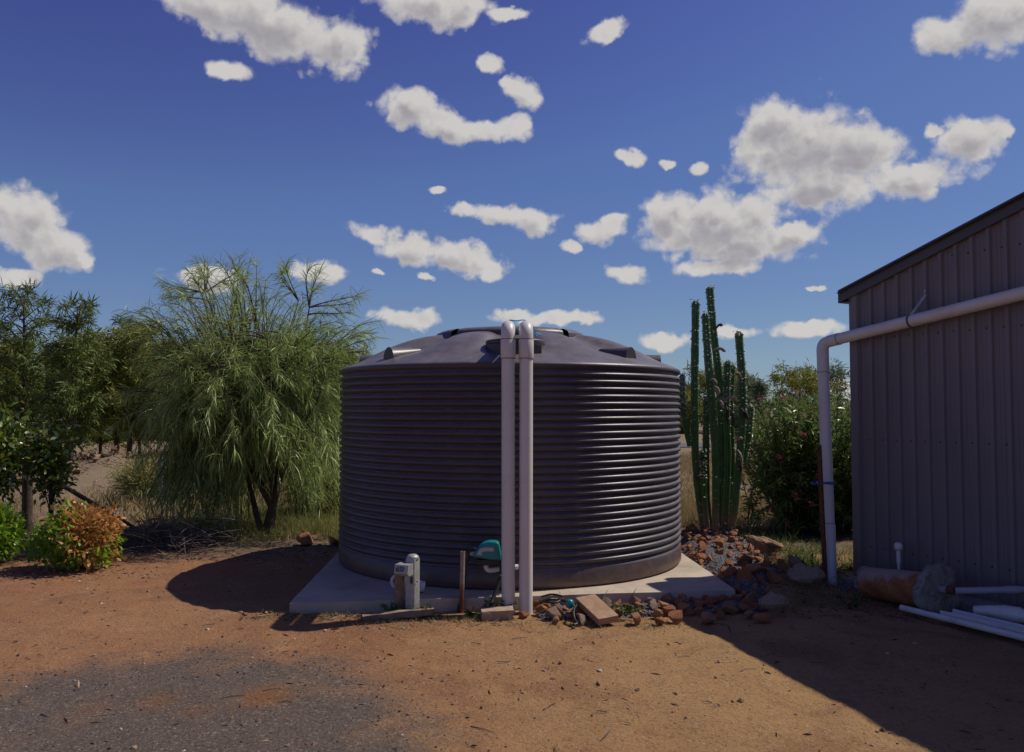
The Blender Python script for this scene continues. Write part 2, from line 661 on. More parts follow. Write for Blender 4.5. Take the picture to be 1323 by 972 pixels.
M['steel'] = mat_steel()
M['trim'] = simple('dark_steel_trim', (0.075, 0.066, 0.072), 0.40, 0.06, 1.2, obj=False)
M['galv'] = simple('galvanised_steel', (0.40, 0.41, 0.40), 0.5, 0.18, 22.0, metal=0.35, dirt=(0.24, 0.20, 0.15), dirt_amt=0.5, dscale=9.0)
M['rust'] = simple('rusty_steel', (0.13, 0.055, 0.028), 0.85, 0.4, 30.0, bump=0.3, bscale=120, dirt=(0.05, 0.03, 0.025), dirt_amt=0.8, dscale=18)
M['black'] = simple('black_rubber', (0.016, 0.016, 0.018), 0.45, 0.2, 10.0, dirt=(0.12, 0.08, 0.06), dirt_amt=0.25)
M['teal'] = simple('teal_plastic', (0.010, 0.22, 0.24), 0.32, 0.06, 6.0, dirt=(0.10, 0.16, 0.15), dirt_amt=0.25)
M['sticker'] = simple('faded_sticker', (0.50, 0.43, 0.42), 0.5, 0.06, 40.0)
M['brass'] = simple('brass', (0.50, 0.42, 0.30), 0.4, 0.1, 20.0, metal=0.7)
M['white_plastic'] = simple('white_plastic', (0.70, 0.68, 0.66), 0.4, 0.05, 4.0, dirt=(0.40, 0.33, 0.27), dirt_amt=0.4, dscale=6)
M['timber'] = simple('weathered_timber', (0.30, 0.21, 0.13), 0.85, 0.3, 14.0, bump=0.25, bscale=40, dirt=(0.10, 0.07, 0.05), dirt_amt=0.6, dscale=6)
M['old_timber'] = simple('old_dark_timber', (0.075, 0.055, 0.042), 0.9, 0.3, 12.0, bump=0.4, bscale=30)
M['paver'] = simple('clay_paver', (0.36, 0.22, 0.13), 0.85, 0.15, 14.0, bump=0.3, bscale=80, dirt=(0.40, 0.32, 0.22), dirt_amt=0.7, dscale=8)
M['block'] = simple('stone_block', (0.42, 0.30, 0.21), 0.88, 0.2, 16.0, bump=0.4, bscale=60, dirt=(0.22, 0.15, 0.10), dirt_amt=0.6, dscale=9)
M['blue'] = simple('blue_cord', (0.02, 0.10, 0.33), 0.6, 0.1, 20.0)
M['cyan'] = simple('cyan_cord', (0.05, 0.42, 0.60), 0.6, 0.1, 20.0)
M['bark'] = simple('bark', (0.085, 0.058, 0.042), 0.9, 0.35, 14.0, bump=0.5, bscale=50)
M['twig'] = simple('dry_twig', (0.14, 0.115, 0.095), 0.9, 0.35, 3.0)
M['dry_bloom'] = simple('dried_bloom', (0.30, 0.24, 0.18), 0.9, 0.35, 20.0)
M['dark_bloom'] = simple('dark_dried_bloom', (0.075, 0.042, 0.032), 0.9, 0.4, 20.0)
M['spine'] = simple('spine_wool', (0.55, 0.50, 0.44), 0.9, 0.2, 30.0)


def mat_concrete(name, col, rough_edges=False):
    m, t, bs = mat_base(name)
    v = t.new('ShaderNodeNewGeometry').outputs['Position']
    n1 = t.noise(v, 1.6, 6.0, 0.65)
    n2 = t.noise(v, 35.0, 5.0, 0.7)
    c = t.mix(t.step(n1, 0.3, 0.72), tuple(x * 0.80 for x in col), tuple(x * 1.12 for x in col))
    c = t.mix(t.math('MULTIPLY', t.step(n2, 0.52, 0.75), 0.35), c, tuple(x * 0.6 for x in col))
    # splashed red dirt, patchy
    n3 = t.noise(v, 2.7, 7.0, 0.7)
    c = t.mix(t.math('MULTIPLY', t.step(n3, 0.50, 0.70), 0.45), c, (0.30, 0.19, 0.12))
    t.put(bs.inputs['Base Color'], c)
    if rough_edges:
        c = t.mix(t.math('MULTIPLY', t.step(t.noise(v, 17.0, 7.0, 0.75), 0.48, 0.66), 0.75), c, (0.13, 0.11, 0.09))
        t.put(bs.inputs['Base Color'], c)
    bs.inputs['Roughness'].default_value = 0.9
    h = t.noise(v, 55.0 if rough_edges else 90.0, 6.0, 0.7)
    t.put(bs.inputs['Normal'], t.bump(h, 0.9 if rough_edges else 0.35, 0.02 if rough_edges else 0.006))
    return m


M['concrete'] = mat_concrete('concrete', (0.52, 0.435, 0.335))
M['rough_concrete'] = mat_concrete('rough_concrete', (0.36, 0.33, 0.28), True)


def mat_rock(name, stops, bscale=28.0):
    m, t, bs = mat_base(name)
    v = t.new('ShaderNodeTexCoord').outputs['Object']
    oi = t.new('ShaderNodeObjectInfo').outputs['Random']
    vv = t.vmath('ADD', v, t.scale((7.0, 3.0, 5.0), oi))
    c = t.ramp(oi, stops)
    n = t.noise(vv, 14.0, 6.0, 0.7)
    c = t.mix(t.step(n, 0.35, 0.7), t.mix(1.0, c, (0.62, 0.55, 0.52), 'MULTIPLY'), c)
    n2 = t.noise(vv, 32.0, 4.0, 0.65)
    c = t.mix(t.math('MULTIPLY', t.step(n2, 0.55, 0.7), 0.45), c, (0.46, 0.34, 0.24))
    t.put(bs.inputs['Base Color'], c)
    bs.inputs['Roughness'].default_value = 0.92
    t.put(bs.inputs['Normal'], t.bump(t.noise(vv, bscale, 7.0, 0.7), 0.8, 0.02))
    return m


M['rock'] = mat_rock('red_rock', [(0.0, (0.46, 0.165, 0.060)), (0.25, (0.56, 0.235, 0.095)), (0.5, (0.42, 0.18, 0.09)), (0.7, (0.60, 0.32, 0.14)), (0.88, (0.36, 0.25, 0.18)), (1.0, (0.40, 0.30, 0.23))])
M['sandstone'] = mat_rock('sandstone', [(0.0, (0.38, 0.22, 0.12)), (1.0, (0.42, 0.26, 0.15))], 18.0)
M['pale_rock'] = mat_rock('pale_rock', [(0.0, (0.40, 0.32, 0.23)), (1.0, (0.44, 0.36, 0.26))], 22.0)


def mat_island(name, stops, rough=0.9):
    m, t, bs = mat_base(name)
    g = t.new('ShaderNodeNewGeometry')
    t.put(bs.inputs['Base Color'], t.ramp(g.outputs['Random Per Island'], stops))
    bs.inputs['Roughness'].default_value = rough
    return m


M['blue_gravel'] = mat_island('blue_gravel', [(0.0, (0.09, 0.095, 0.115)), (0.6, (0.17, 0.18, 0.21)), (0.9, (0.26, 0.26, 0.28)), (1.0, (0.30, 0.22, 0.17))])
M['pebble'] = mat_island('pebble', [(0.0, (0.13, 0.08, 0.055)), (0.45, (0.22, 0.13, 0.08)), (0.8, (0.30, 0.20, 0.13)), (1.0, (0.50, 0.44, 0.37))])
M['crumb'] = mat_island('bitumen_crumb', [(0.0, (0.04, 0.036, 0.034)), (0.6, (0.085, 0.07, 0.062)), (0.9, (0.15, 0.12, 0.10)), (1.0, (0.42, 0.36, 0.30))])
M['litter'] = mat_island('leaf_litter', [(0.0, (0.07, 0.04, 0.025)), (0.5, (0.16, 0.09, 0.05)), (0.85, (0.27, 0.18, 0.10)), (1.0, (0.38, 0.29, 0.19))])


def mat_ground(name):
    m, t, bs = mat_base(name)
    g = t.new('ShaderNodeNewGeometry')
    v = g.outputs['Position']
    x, y, z = t.sep(v)
    big = t.noise(v, 0.55, 5.0, 0.6)
    mid = t.noise(v, 2.3, 6.0, 0.65)
    fine = t.noise(v, 38.0, 6.0, 0.72)
    grit = t.noise(v, 160.0, 3.0, 0.7)
    # red-brown yard dirt, sandier to the right and in patches
    c = t.mix(t.step(big, 0.34, 0.66), (0.325, 0.148, 0.070), (0.385, 0.200, 0.098))
    sandy = t.math('MULTIPLY', t.step(t.math('ADD', x, t.math('MULTIPLY', mid, 3.0)), -0.6, 3.4), 0.75)
    c = t.mix(sandy, c, (0.455, 0.290, 0.125))
    c = t.mix(t.math('MULTIPLY', t.step(mid, 0.56, 0.78), 0.55), c, (0.471, 0.299, 0.149))
    c = t.mix(t.math('MULTIPLY', t.step(mid, 0.46, 0.27), 0.5), c, (0.229, 0.119, 0.059))
    # greyer compacted streaks
    st = t.noise(t.vmath('MULTIPLY', v, (0.5, 1.6, 1.0)), 1.3, 5.0, 0.62)
    c = t.mix(t.math('MULTIPLY', t.step(st, 0.53, 0.70), 0.40), c, (0.291, 0.186, 0.104))
    pt = t.noise(v, 0.85, 5.0, 0.6, dist=1.2)
    c = t.mix(t.math('MULTIPLY', t.step(pt, 0.50, 0.64), 0.55), c, (0.265, 0.128, 0.066))
    pt2 = t.noise(v, 4.5, 6.0, 0.7, dist=0.8)
    c = t.mix(t.math('MULTIPLY', t.step(pt2, 0.54, 0.70), 0.45), c, (0.21, 0.125, 0.075))
    # loose ochre spots
    oc = t.noise(v, 1.05, 3.0, 0.5, dist=0.6)
    c = t.mix(t.math('MULTIPLY', t.step(oc, 0.66, 0.74), 0.55), c, (0.496, 0.215, 0.063))
    # old bitumen, worn through to the dirt at its ragged rim
    ex = t.math('DIVIDE', t.math('ADD', x, 1.95), 1.80)
    ey = t.math('DIVIDE', t.math('SUBTRACT', y, 2.85), 2.85)
    rr = t.math('SQRT', t.math('ADD', t.math('MULTIPLY', ex, ex), t.math('MULTIPLY', ey, ey)))
    rr = t.math('ADD', rr, t.math('MULTIPLY', t.math('SUBTRACT', mid, 0.5), 0.50))
    rr = t.math('ADD', rr, t.math('MULTIPLY', t.math('SUBTRACT', fine, 0.5), 0.55))
    asph = t.math('MULTIPLY', t.step(rr, 1.13, 0.85), 0.92)
    a1 = t.voronoi(v, 150.0, out='Color')
    ag = t.ramp(t.sep(a1)[0], [(0.0, (0.080, 0.070, 0.064)), (0.55, (0.122, 0.104, 0.092)), (0.9, (0.165, 0.137, 0.115)), (1.0, (0.27, 0.23, 0.19))])
    ag = t.mix(t.math('MULTIPLY', t.step(mid, 0.46, 0.74), 0.60), ag, (0.215, 0.138, 0.092))
    # three ant-hill like red spots where dirt has been tipped
    c_as = ag
    for (sx, sy, sr, sk) in ((-1.40, 4.80, 0.22, 0.9), (-1.98, 4.72, 0.17, 0.5), (-1.70, 4.60, 0.13, 0.4), (-2.3, 4.6, 0.16, 0.25)):
        dd = t.vmath('LENGTH', t.vmath('MULTIPLY', t.vmath('SUBTRACT', v, (sx, sy, 0.0)), (1.0, 0.8, 0.0)), out=1)
        dd = t.math('ADD', dd, t.math('MULTIPLY', t.math('SUBTRACT', fine, 0.5), 0.50))
        c_as = t.mix(t.math('MULTIPLY', t.step(dd, sr, sr * 0.25), sk), c_as, (0.25, 0.115, 0.048))
    c = t.mix(asph, c, c_as)
    # bed of mulch and dry grass past the yard, straw-coloured paddock beyond
    yb = t.math('ADD', y, t.math('MULTIPLY', t.math('SUBTRACT', mid, 0.5), 1.6))
    yb = t.math('SUBTRACT', yb, t.math('MULTIPLY', t.step(x, -5.0, 1.5), 0.35))
    bed = t.step(yb, 8.75, 9.55)
    mul = t.ramp(t.noise(v, 9.0, 7.0, 0.75), [(0.25, (0.085, 0.056, 0.038)), (0.5, (0.18, 0.125, 0.08)), (0.75, (0.30, 0.22, 0.14))])
    pad = t.ramp(t.noise(v, 0.8, 6.0, 0.65), [(0.25, (0.14, 0.10, 0.06)), (0.45, (0.24, 0.175, 0.11)), (0.6, (0.27, 0.20, 0.125)), (0.78, (0.25, 0.23, 0.12))])
    back = t.mix(t.step(yb, 10.5, 15.0), mul, pad)
    c = t.mix(bed, c, back)
    sprk = t.voronoi(v, 75.0, out='Color')
    c = t.mix(t.step(t.sep(sprk)[1], 0.80, 0.95, 0.0, 0.5), c, t.mix(1.0, c, (0.50, 0.47, 0.46), 'MULTIPLY'))
    c = t.mix(t.step(t.sep(sprk)[2], 0.90, 0.98, 0.0, 0.35), c, (0.48, 0.40, 0.31))
    c = t.mix(t.math('MULTIPLY', t.step(fine, 0.50, 0.72), 0.55), c, t.mix(1.0, c, (0.52, 0.50, 0.50), 'MULTIPLY'))
    t.put(bs.inputs['Base Color'], c)
    bs.inputs['Roughness'].default_value = 0.95
    bs.inputs['Specular IOR Level'].default_value = 0.2
    h = t.math('ADD', t.math('MULTIPLY', mid, 1.2), t.math('ADD', t.math('MULTIPLY', fine, 0.55), t.math('MULTIPLY', grit, 0.22)))
    nd = t.new('ShaderNodeBump')
    nd.inputs['Strength'].default_value = 0.95
    nd.inputs['Distance'].default_value = 0.035
    t.put(nd.inputs['Height'], h)
    t.put(bs.inputs['Normal'], nd.outputs[0])
    return m


M['ground'] = mat_ground('dirt_ground')
M['road'] = simple('road_bitumen', (0.11, 0.11, 0.12), 0.9, 0.15, 2.0, obj=False)
M['wattle'] = leaf_mat('grey_green_phyllode', [(0.131, 0.205, 0.044), (0.233, 0.331, 0.075), (0.350, 0.458, 0.119), (0.512, 0.600, 0.219)], 0.42, 0.28, 0.5)
M['casuarina'] = leaf_mat('olive_needles', [(0.087, 0.110, 0.014), (0.175, 0.205, 0.026), (0.270, 0.285, 0.041), (0.375, 0.361, 0.066)], 0.6, 0.25)
M['casuarina_dark'] = leaf_mat('dark_needles', [(0.051, 0.084, 0.018), (0.101, 0.145, 0.029), (0.152, 0.203, 0.042), (0.213, 0.258, 0.066)], 0.6, 0.22)
M['pale_tree'] = leaf_mat('pale_tree_leaf', [(0.084, 0.119, 0.054), (0.133, 0.175, 0.078), (0.189, 0.231, 0.108)], 0.6, 0.25)
M['citrus'] = leaf_mat('glossy_dark_leaf', [(0.041, 0.081, 0.011), (0.079, 0.145, 0.018), (0.150, 0.217, 0.029), (0.300, 0.307, 0.050)], 0.3, 0.22, 0.6)
M['hedge'] = leaf_mat('bright_green_leaf', [(0.043, 0.119, 0.008), (0.108, 0.244, 0.012), (0.208, 0.356, 0.020), (0.345, 0.462, 0.035)], 0.38, 0.35, 0.5)
M['hedge_orange'] = leaf_mat('orange_leaf', [(0.276, 0.097, 0.029), (0.469, 0.185, 0.051), (0.635, 0.314, 0.108), (0.497, 0.354, 0.114)], 0.5, 0.3)
M['oleander'] = leaf_mat('oleander_leaf', [(0.041, 0.085, 0.015), (0.089, 0.171, 0.030), (0.171, 0.271, 0.054), (0.327, 0.419, 0.123)], 0.33, 0.33, 0.6)
M['petal'] = leaf_mat('pink_petal', [(0.38, 0.035, 0.09), (0.52, 0.075, 0.16), (0.58, 0.18, 0.25)], 0.6, 0.3)
M['petal_dry'] = leaf_mat('dusty_pink_petal', [(0.20, 0.06, 0.06), (0.36, 0.13, 0.13), (0.42, 0.22, 0.19)], 0.7, 0.3)
M['straw'] = leaf_mat('dry_grass', [(0.220, 0.158, 0.071), (0.352, 0.263, 0.119), (0.462, 0.367, 0.180)], 0.8, 0.3, 0.2)
M['straw_green'] = leaf_mat('half_green_grass', [(0.120, 0.144, 0.040), (0.228, 0.240, 0.070), (0.408, 0.360, 0.130)], 0.7, 0.3, 0.2)
M['weed'] = leaf_mat('weed_leaf', [(0.045, 0.095, 0.018), (0.085, 0.155, 0.030), (0.15, 0.21, 0.05)], 0.55, 0.35)


def mat_cactus():
    m, t, bs = mat_base('cactus_skin')
    g = t.new('ShaderNodeNewGeometry')
    v = g.outputs['Position']
    x, y, z = t.sep(v)
    n = t.noise(v, 9.0, 5.0, 0.6)
    c = t.mix(t.step(n, 0.3, 0.7), (0.040, 0.125, 0.026), (0.075, 0.185, 0.040))
    cork = t.step(t.math('ADD', z, t.math('MULTIPLY', n, 0.5)), 0.80, 0.55)   # corky bark at the old foot of the stems
    c = t.mix(t.math('MULTIPLY', cork, 0.9), c, (0.24, 0.17, 0.105))
    t.put(bs.inputs['Base Color'], c)
    bs.inputs['Roughness'].default_value = 0.45
    t.put(bs.inputs['Normal'], t.bump(t.noise(v, 50.0, 4.0, 0.6), 0.25, 0.01))
    return m


M['cactus'] = mat_cactus()


def mat_rust_pipe():
    m, t, bs = mat_base('half_rusted_pipe')
    v = t.new('ShaderNodeNewGeometry').outputs['Position']
    x, y, z = t.sep(v)
    n = t.noise(v, 22.0, 6.0, 0.7)
    f = t.step(t.math('ADD', z, t.math('MULTIPLY', t.math('SUBTRACT', n, 0.5), 0.25)), 0.24, 0.16)
    c = t.mix(f, t.mix(t.step(n, 0.4, 0.7), (0.36, 0.30, 0.25), (0.25, 0.17, 0.12)), t.mix(t.step(n, 0.4, 0.6), (0.24, 0.085, 0.035), (0.13, 0.05, 0.03)))
    t.put(bs.inputs['Base Color'], c)
    bs.inputs['Roughness'].default_value = 0.6
    bs.inputs['Metallic'].default_value = 0.2
    return m


M['rust_pipe'] = mat_rust_pipe()


def mat_drum():
    m, t, bs = mat_base('rusty_drum')
    v = t.new('ShaderNodeNewGeometry').outputs['Position']
    n = t.noise(v, 7.0, 7.0, 0.7)
    n2 = t.noise(v, 30.0, 6.0, 0.7)
    c = t.mix(t.step(n, 0.35, 0.65), (0.30, 0.10, 0.035), (0.46, 0.19, 0.075))
    c = t.mix(t.math('MULTIPLY', t.step(n2, 0.5, 0.68), 0.7), c, (0.12, 0.06, 0.04))
    x, y, z = t.sep(v)
    crust = t.step(t.math('ADD', t.math('ADD', z, t.math('MULTIPLY', t.math('SUBTRACT', n, 0.5), 0.35)), t.math('MULTIPLY', t.math('SUBTRACT', y, 6.95), 0.28)), 0.20, 0.30)
    c = t.mix(t.math('MULTIPLY', crust, 0.85), c, (0.40, 0.33, 0.27))
    t.put(bs.inputs['Base Color'], c)
    bs.inputs['Roughness'].default_value = 0.9
    t.put(bs.inputs['Normal'], t.bump(n2, 0.5, 0.02))
    return m


M['drum'] = mat_drum()


# ------------------------------------------------------------------ terrain
def vnoise(x, y, s, seed=0):
    """smooth value noise, vectorised"""
    x = np.asarray(x, dtype=np.float64) * s + 100.0
    y = np.asarray(y, dtype=np.float64) * s + 100.0
    xi, yi = np.floor(x).astype(np.int64), np.floor(y).astype(np.int64)
    fx, fy = x - xi, y - yi
    fx, fy = fx * fx * (3 - 2 * fx), fy * fy * (3 - 2 * fy)

    def h(a, b):
        q = (a * 374761393 + b * 668265263 + seed * 144665) & 0x7fffffff
        q = ((q ^ (q >> 13)) * 1274126177) & 0x7fffffff
        return ((q ^ (q >> 16)) & 0xffff) / 65535.0
    return (h(xi, yi) * (1 - fx) + h(xi + 1, yi) * fx) * (1 - fy) + (h(xi, yi + 1) * (1 - fx) + h(xi + 1, yi + 1) * fx) * fy - 0.5


def sm(x, a, b):
    t = np.clip((np.asarray(x, dtype=np.float64) - a) / (b - a), 0, 1)
    return t * t * (3 - 2 * t)


def ground_z(x, y):
    x = np.asarray(x, dtype=np.float64)
    y = np.asarray(y, dtype=np.float64)
    near = 1 - sm(np.hypot(x, y - 6), 12, 30)
    z = (vnoise(x, y, 0.9, 1) * 0.030 + vnoise(x, y, 2.7, 2) * 0.018 + vnoise(x, y, 6.0, 3) * 0.014 + vnoise(x, y, 14.0, 4) * 0.009) * near
    # old tyre marks
    for (cx_, cy_, rr_) in ((1.9, 1.2, 3.15), (1.9, 1.2, 4.55), (-6.0, -3.0, 11.9), (-6.0, -3.0, 13.3)):
        dr = np.hypot(x - cx_, y - cy_) - rr_ - 0.05 * vnoise(x, y, 1.0, 41)
        win = 1 - sm(np.abs(dr), 0.06, 0.15)
        z = z - 0.012 * win * (0.6 + vnoise(x, y, 0.8, 42)) + 0.005 * win * np.sin(np.arctan2(y - cy_, x - cx_) * rr_ * 60.0) * np.sin(dr * 40)
    asph = 1 - sm(np.hypot((x + 1.95) / 1.8, (y - 2.85) / 2.85), 0.8, 1.1)
    z = z * (1 - 0.7 * asph)
    # flattened under the tank slab
    slab = (1 - sm(np.abs(x - 0.0), 1.7, 2.1)) * (1 - sm(np.abs(y - 8.75), 1.9, 2.3))
    z = z * (1 - slab) + slab * (-0.01)
    # rock border heaped up right of the slab
    z = z + 0.10 * sm(x, 1.85, 2.05) * (1 - sm(x, 2.55, 2.95)) * sm(y, 7.0, 7.5) * (1 - sm(y, 10.4, 11.2))
    # dirt washed up against the front-left of the slab
    z = z + 0.030 * (1 - sm(np.abs(x + 1.3), 0.4, 1.3)) * (1 - sm(np.abs(y - 6.45), 0.1, 0.45))
    # low lip between yard and bed, earth mounds in the paddock
    z = z + 0.045 * sm(y, 9.0, 9.7) * (1 - sm(y, 13, 18))
    for mx_, my_, mr, mh in ((-8.6, 17.5, 2.0, 0.75), (-6.3, 19.5, 2.4, 0.5), (-11.5, 19.0, 2.2, 0.6)):
        dd = np.hypot(x - mx_, (y - my_) * 0.8) / mr
        z = z + mh * (1 - sm(dd, 0.0, 1.0)) * (1 + 0.6 * vnoise(x, y, 1.4, 9))
    z = z + vnoise(x, y, 0.02, 5) * 1.2 * sm(np.hypot(x, y), 60, 160)
    return z


def gz(x, y):
    return float(ground_z(np.array([x]), np.array([y]))[0])


def graded(lo, a, b, hi, st, grow=1.18):
    mid = list(np.arange(a, b + 1e-6, st))
    up, s = [], st
    v = b
    while v < hi:
        s *= grow
        v += s
        up.append(v)
    dn, s = [], st
    v = a
    while v > lo:
        s *= grow
        v -= s
        dn.append(v)
    return np.array(dn[::-1] + mid + up)


gx = graded(-900, -4.6, 4.6, 900, 0.055)
gy = graded(-500, 3.0, 10.2, 1200, 0.055)
GX, GY = np.meshgrid(gx, gy)
GZ = ground_z(GX, GY)
nx, ny = len(gx), len(gy)
idx = np.arange(nx * ny).reshape(ny, nx)
gf = np.stack([idx[:-1, :-1], idx[:-1, 1:], idx[1:, 1:], idx[1:, :-1]], -1).reshape(-1, 4)
g_o = np_mesh('ground', np.stack([GX, GY, GZ], -1).reshape(-1, 3), gf, M['ground'], smooth=True)
tag(g_o, 'red-brown bare dirt yard running back to straw-coloured paddock', 'ground', kind='structure')

# the worn bitumen lies as its own thin sheet on the dirt
ax = np.arange(-4.4, 0.35, 0.06)
ay = np.arange(1.2, 6.15, 0.06)
AX, AY = np.meshgrid(ax, ay)
AZ = ground_z(AX, AY) + 0.004
edge = np.hypot((AX + 1.95) / 2.25, (AY - 2.85) / 3.2)
AZ = AZ - 0.012 * sm(edge, 0.96, 1.0)
idx = np.arange(len(ax) * len(ay)).reshape(len(ay), len(ax))
af = np.stack([idx[:-1, :-1], idx[:-1, 1:], idx[1:, 1:], idx[1:, :-1]], -1).reshape(-1, 4)
a_o = np_mesh('asphalt_patch', np.stack([AX, AY, AZ], -1).reshape(-1, 3), af, M['ground'], smooth=True)
tag(a_o, 'worn grey bitumen patch breaking up into the red dirt', 'paving', kind='structure')

b = MB()
b.add([(3.5, 36.0, 0.03), (90, 52.0, 0.03), (90, 57.0, 0.03), (3.0, 40.0, 0.03)], [(0, 1, 2, 3)])
tag(b.build('road', M['road']), 'grey road crossing the paddock far behind the cactus', 'road', kind='structure')

# ------------------------------------------------------------------ concrete slab
SL = [(-1.76, 6.66), (1.90, 7.17), (1.74, 10.86), (-1.95, 10.55)]
sb = bmesh.new()
vs = [sb.verts.new((x, y, -0.03)) for x, y in SL] + [sb.verts.new((x, y, 0.10)) for x, y in SL]
sb.faces.new(vs[3::-1])
sb.faces.new(vs[4:])
for k in range(4):
    sb.faces.new((vs[k], vs[(k + 1) % 4], vs[4 + (k + 1) % 4], vs[4 + k]))
bmesh.ops.subdivide_edges(sb, edges=sb.edges[:], cuts=16, use_grid_fill=True)
for v in sb.verts:
    on = v.co.z > 0.09
    j = vnoise(v.co.x, v.co.y, 4.0, 21)
    if on:
        v.co.z += float(j) * 0.006
    dv = Vector((v.co.x, v.co.y - 8.8, 0))
    v.co += dv.normalized() * float(vnoise(v.co.x * 1.0, v.co.y + v.co.z * 3, 6.0, 22)) * 0.014
bm_ = MB().bm(sb)
slab = bm_.build('concrete_slab', M['concrete'])
tag(slab, 'thin square concrete slab under the round water tank', 'slab')

# ------------------------------------------------------------------ water tank
TC = (-0.02, 8.90, 0.10)
TR = 1.765
tank = thing('water_tank', 'large round charcoal plastic water tank with ribbed wall and domed roof', 'water tank', TC)
prof = [(TR - 0.045, 0.0), (TR - 0.012, 0.004), (TR + 0.010, 0.025), (TR + 0.012, 0.06), (TR + 0.010, 0.165), (TR - 0.004, 0.185)]
nr = 26
pitch = 0.0645
for i in range(nr):
    for k in range(10):
        ph = k / 10.0
        s = math.sin(math.pi * ph)
        prof.append((TR - 0.022 + 0.038 * (s ** 0.80), 0.195 + (i + ph) * pitch))
zt = 0.195 + nr * pitch
prof += [(TR - 0.014, zt), (TR - 0.010, zt + 0.010), (TR + 0.010, zt + 0.022), (TR + 0.018, zt + 0.040), (TR + 0.016, zt + 0.056), (TR + 0.002, zt + 0.070), (TR - 0.02, zt + 0.080)]
ZR = zt + 0.080
b = MB().lathe(prof, TC, 160)
b.build('ribbed_wall', M['tank'], tank, smooth=True, fix=False)


def dome_z(r, th=0.0):
    q = min(r / (TR - 0.02), 1.0)
    z = ZR + 0.465 * (1 - q ** 1.55)
    w = max(0.0, 1 - ((r - 1.12) / 0.46) ** 2)
    lob = math.cos(8 * (th - R(22.5)))
    sharp = math.tanh(2.2 * lob) / math.tanh(2.2)
    return z + 0.048 * (w ** 1.3) * sharp


vs, fs = [], []
rads = [TR - 0.02 - (TR - 0.02) * (i / 44.0) for i in range(44)]
ND = 160
for r in rads:
    for k in range(ND):
        th = 2 * math.pi * k / ND
        vs.append((TC[0] + r * math.cos(th), TC[1] + r * math.sin(th), TC[2] + dome_z(r, th)))
for i in range(len(rads) - 1):
    for k in range(ND):
        fs.append((i * ND + k, i * ND + (k + 1) % ND, (i + 1) * ND + (k + 1) % ND, (i + 1) * ND + k))
vs.append((TC[0], TC[1], TC[2] + dome_z(0)))
last = len(rads) - 1
for k in range(ND):
    fs.append((last * ND + k, last * ND + (k + 1) % ND, len(vs) - 1))
b = MB().add(vs, fs)
dome = b.build('dome', M['tank'], tank, smooth=True, fix=False)
# raised crown in four pressed segments
for q in range(4):
    a0 = R(90 * q + 48)
    b = MB().lathe([(0.80, dome_z(0.80) - 0.03), (0.795, dome_z(0.80) + 0.045), (0.78, dome_z(0.80) + 0.068), (0.72, dome_z(0.72) + 0.060), (0.60, dome_z(0.6) + 0.020), (0.55, dome_z(0.55) - 0.02)], TC, 24, a0, a0 + R(84))
    b.build('crown_segment', M['tank'], tank, smooth=True, fix=False)
for a0 in (R(152), R(-2)):
    b = MB().lathe([(1.07, dome_z(1.06) - 0.03), (1.06, dome_z(1.06) + 0.05), (1.03, dome_z(1.05) + 0.065), (0.95, dome_z(0.95) + 0.0), (0.93, dome_z(0.93) - 0.03)], TC, 12, a0, a0 + R(30))
    b.build('roof_ridge', M['tank'], tank, smooth=True, fix=False)
# lifting lugs: half-round noses with a flat outer face, standing in small pressed pockets
for k in range(8):
    th = R(-90 + 45 * k)
    if k == 0:
        continue
    er = Vector((math.cos(th), math.sin(th), 0))
    et = Vector((-math.sin(th), math.cos(th), 0))
    c0 = Vector(TC) + er * 1.60 + Vector((0, 0, dome_z(1.60, th) - 0.01))
    n = 14
    ring0, ring1 = [], []
    for j in range(n + 1):
        a = math.pi * j / n
        o_ = et * math.cos(a) * 0.080
        ring0.append(c0 + o_ + Vector((0, 0, math.sin(a) * 0.115)))
        ring1.append(c0 - er * 0.34 + o_ * 0.8 + Vector((0, 0, 0.085 + math.sin(a) * 0.035)))
    low = [c0 + et * 0.080 - Vector((0, 0, 0.05)), c0 - et * 0.080 - Vector((0, 0, 0.05))]
    vs = ring0 + ring1 + low
    fs = [(j, j + 1, n + 1 + j + 1, n + 1 + j) for j in range(n)]
    fs.append(tuple(range(n, -1, -1)) + (2 * n + 2, 2 * n + 3))
    MB().add(vs, fs).build('lifting_lug', M['tank'], tank, smooth=True, auto=40)
# inlet strainer under the two pipes
IC = (0.03, 7.60)
iz = 2.06
inlet = MB().lathe([(0.0, 0.20), (0.20, 0.205), (0.262, 0.20), (0.272, 0.19), (0.270, 0.165), (0.262, 0.16), (0.262, -0.08)], (IC[0], IC[1], iz), 40).build('inlet_strainer', M['tank_dark'], tank, smooth=True, auto=35)
MB().lathe([(0.29, 0.0), (0.30, 0.012), (0.285, 0.022), (0.26, 0.022)], (IC[0], IC[1], iz + 0.03), 40).build('inlet_collar', M['tank_dark'], inlet, smooth=True, auto=35)
MB().box((IC[0] + 0.165, IC[1] - 0.19, iz + 0.075), (0.13, 0.10, 0.16), R(8), bev=0.015).build('inlet_box', M['tank_dark'], tank, smooth=True, auto=35)

# ------------------------------------------------------------------ twin riser pipes
PR = 0.0545
M['seam'] = simple('joint_grime', (0.24, 0.19, 0.15), 0.8, 0.3, 30.0)


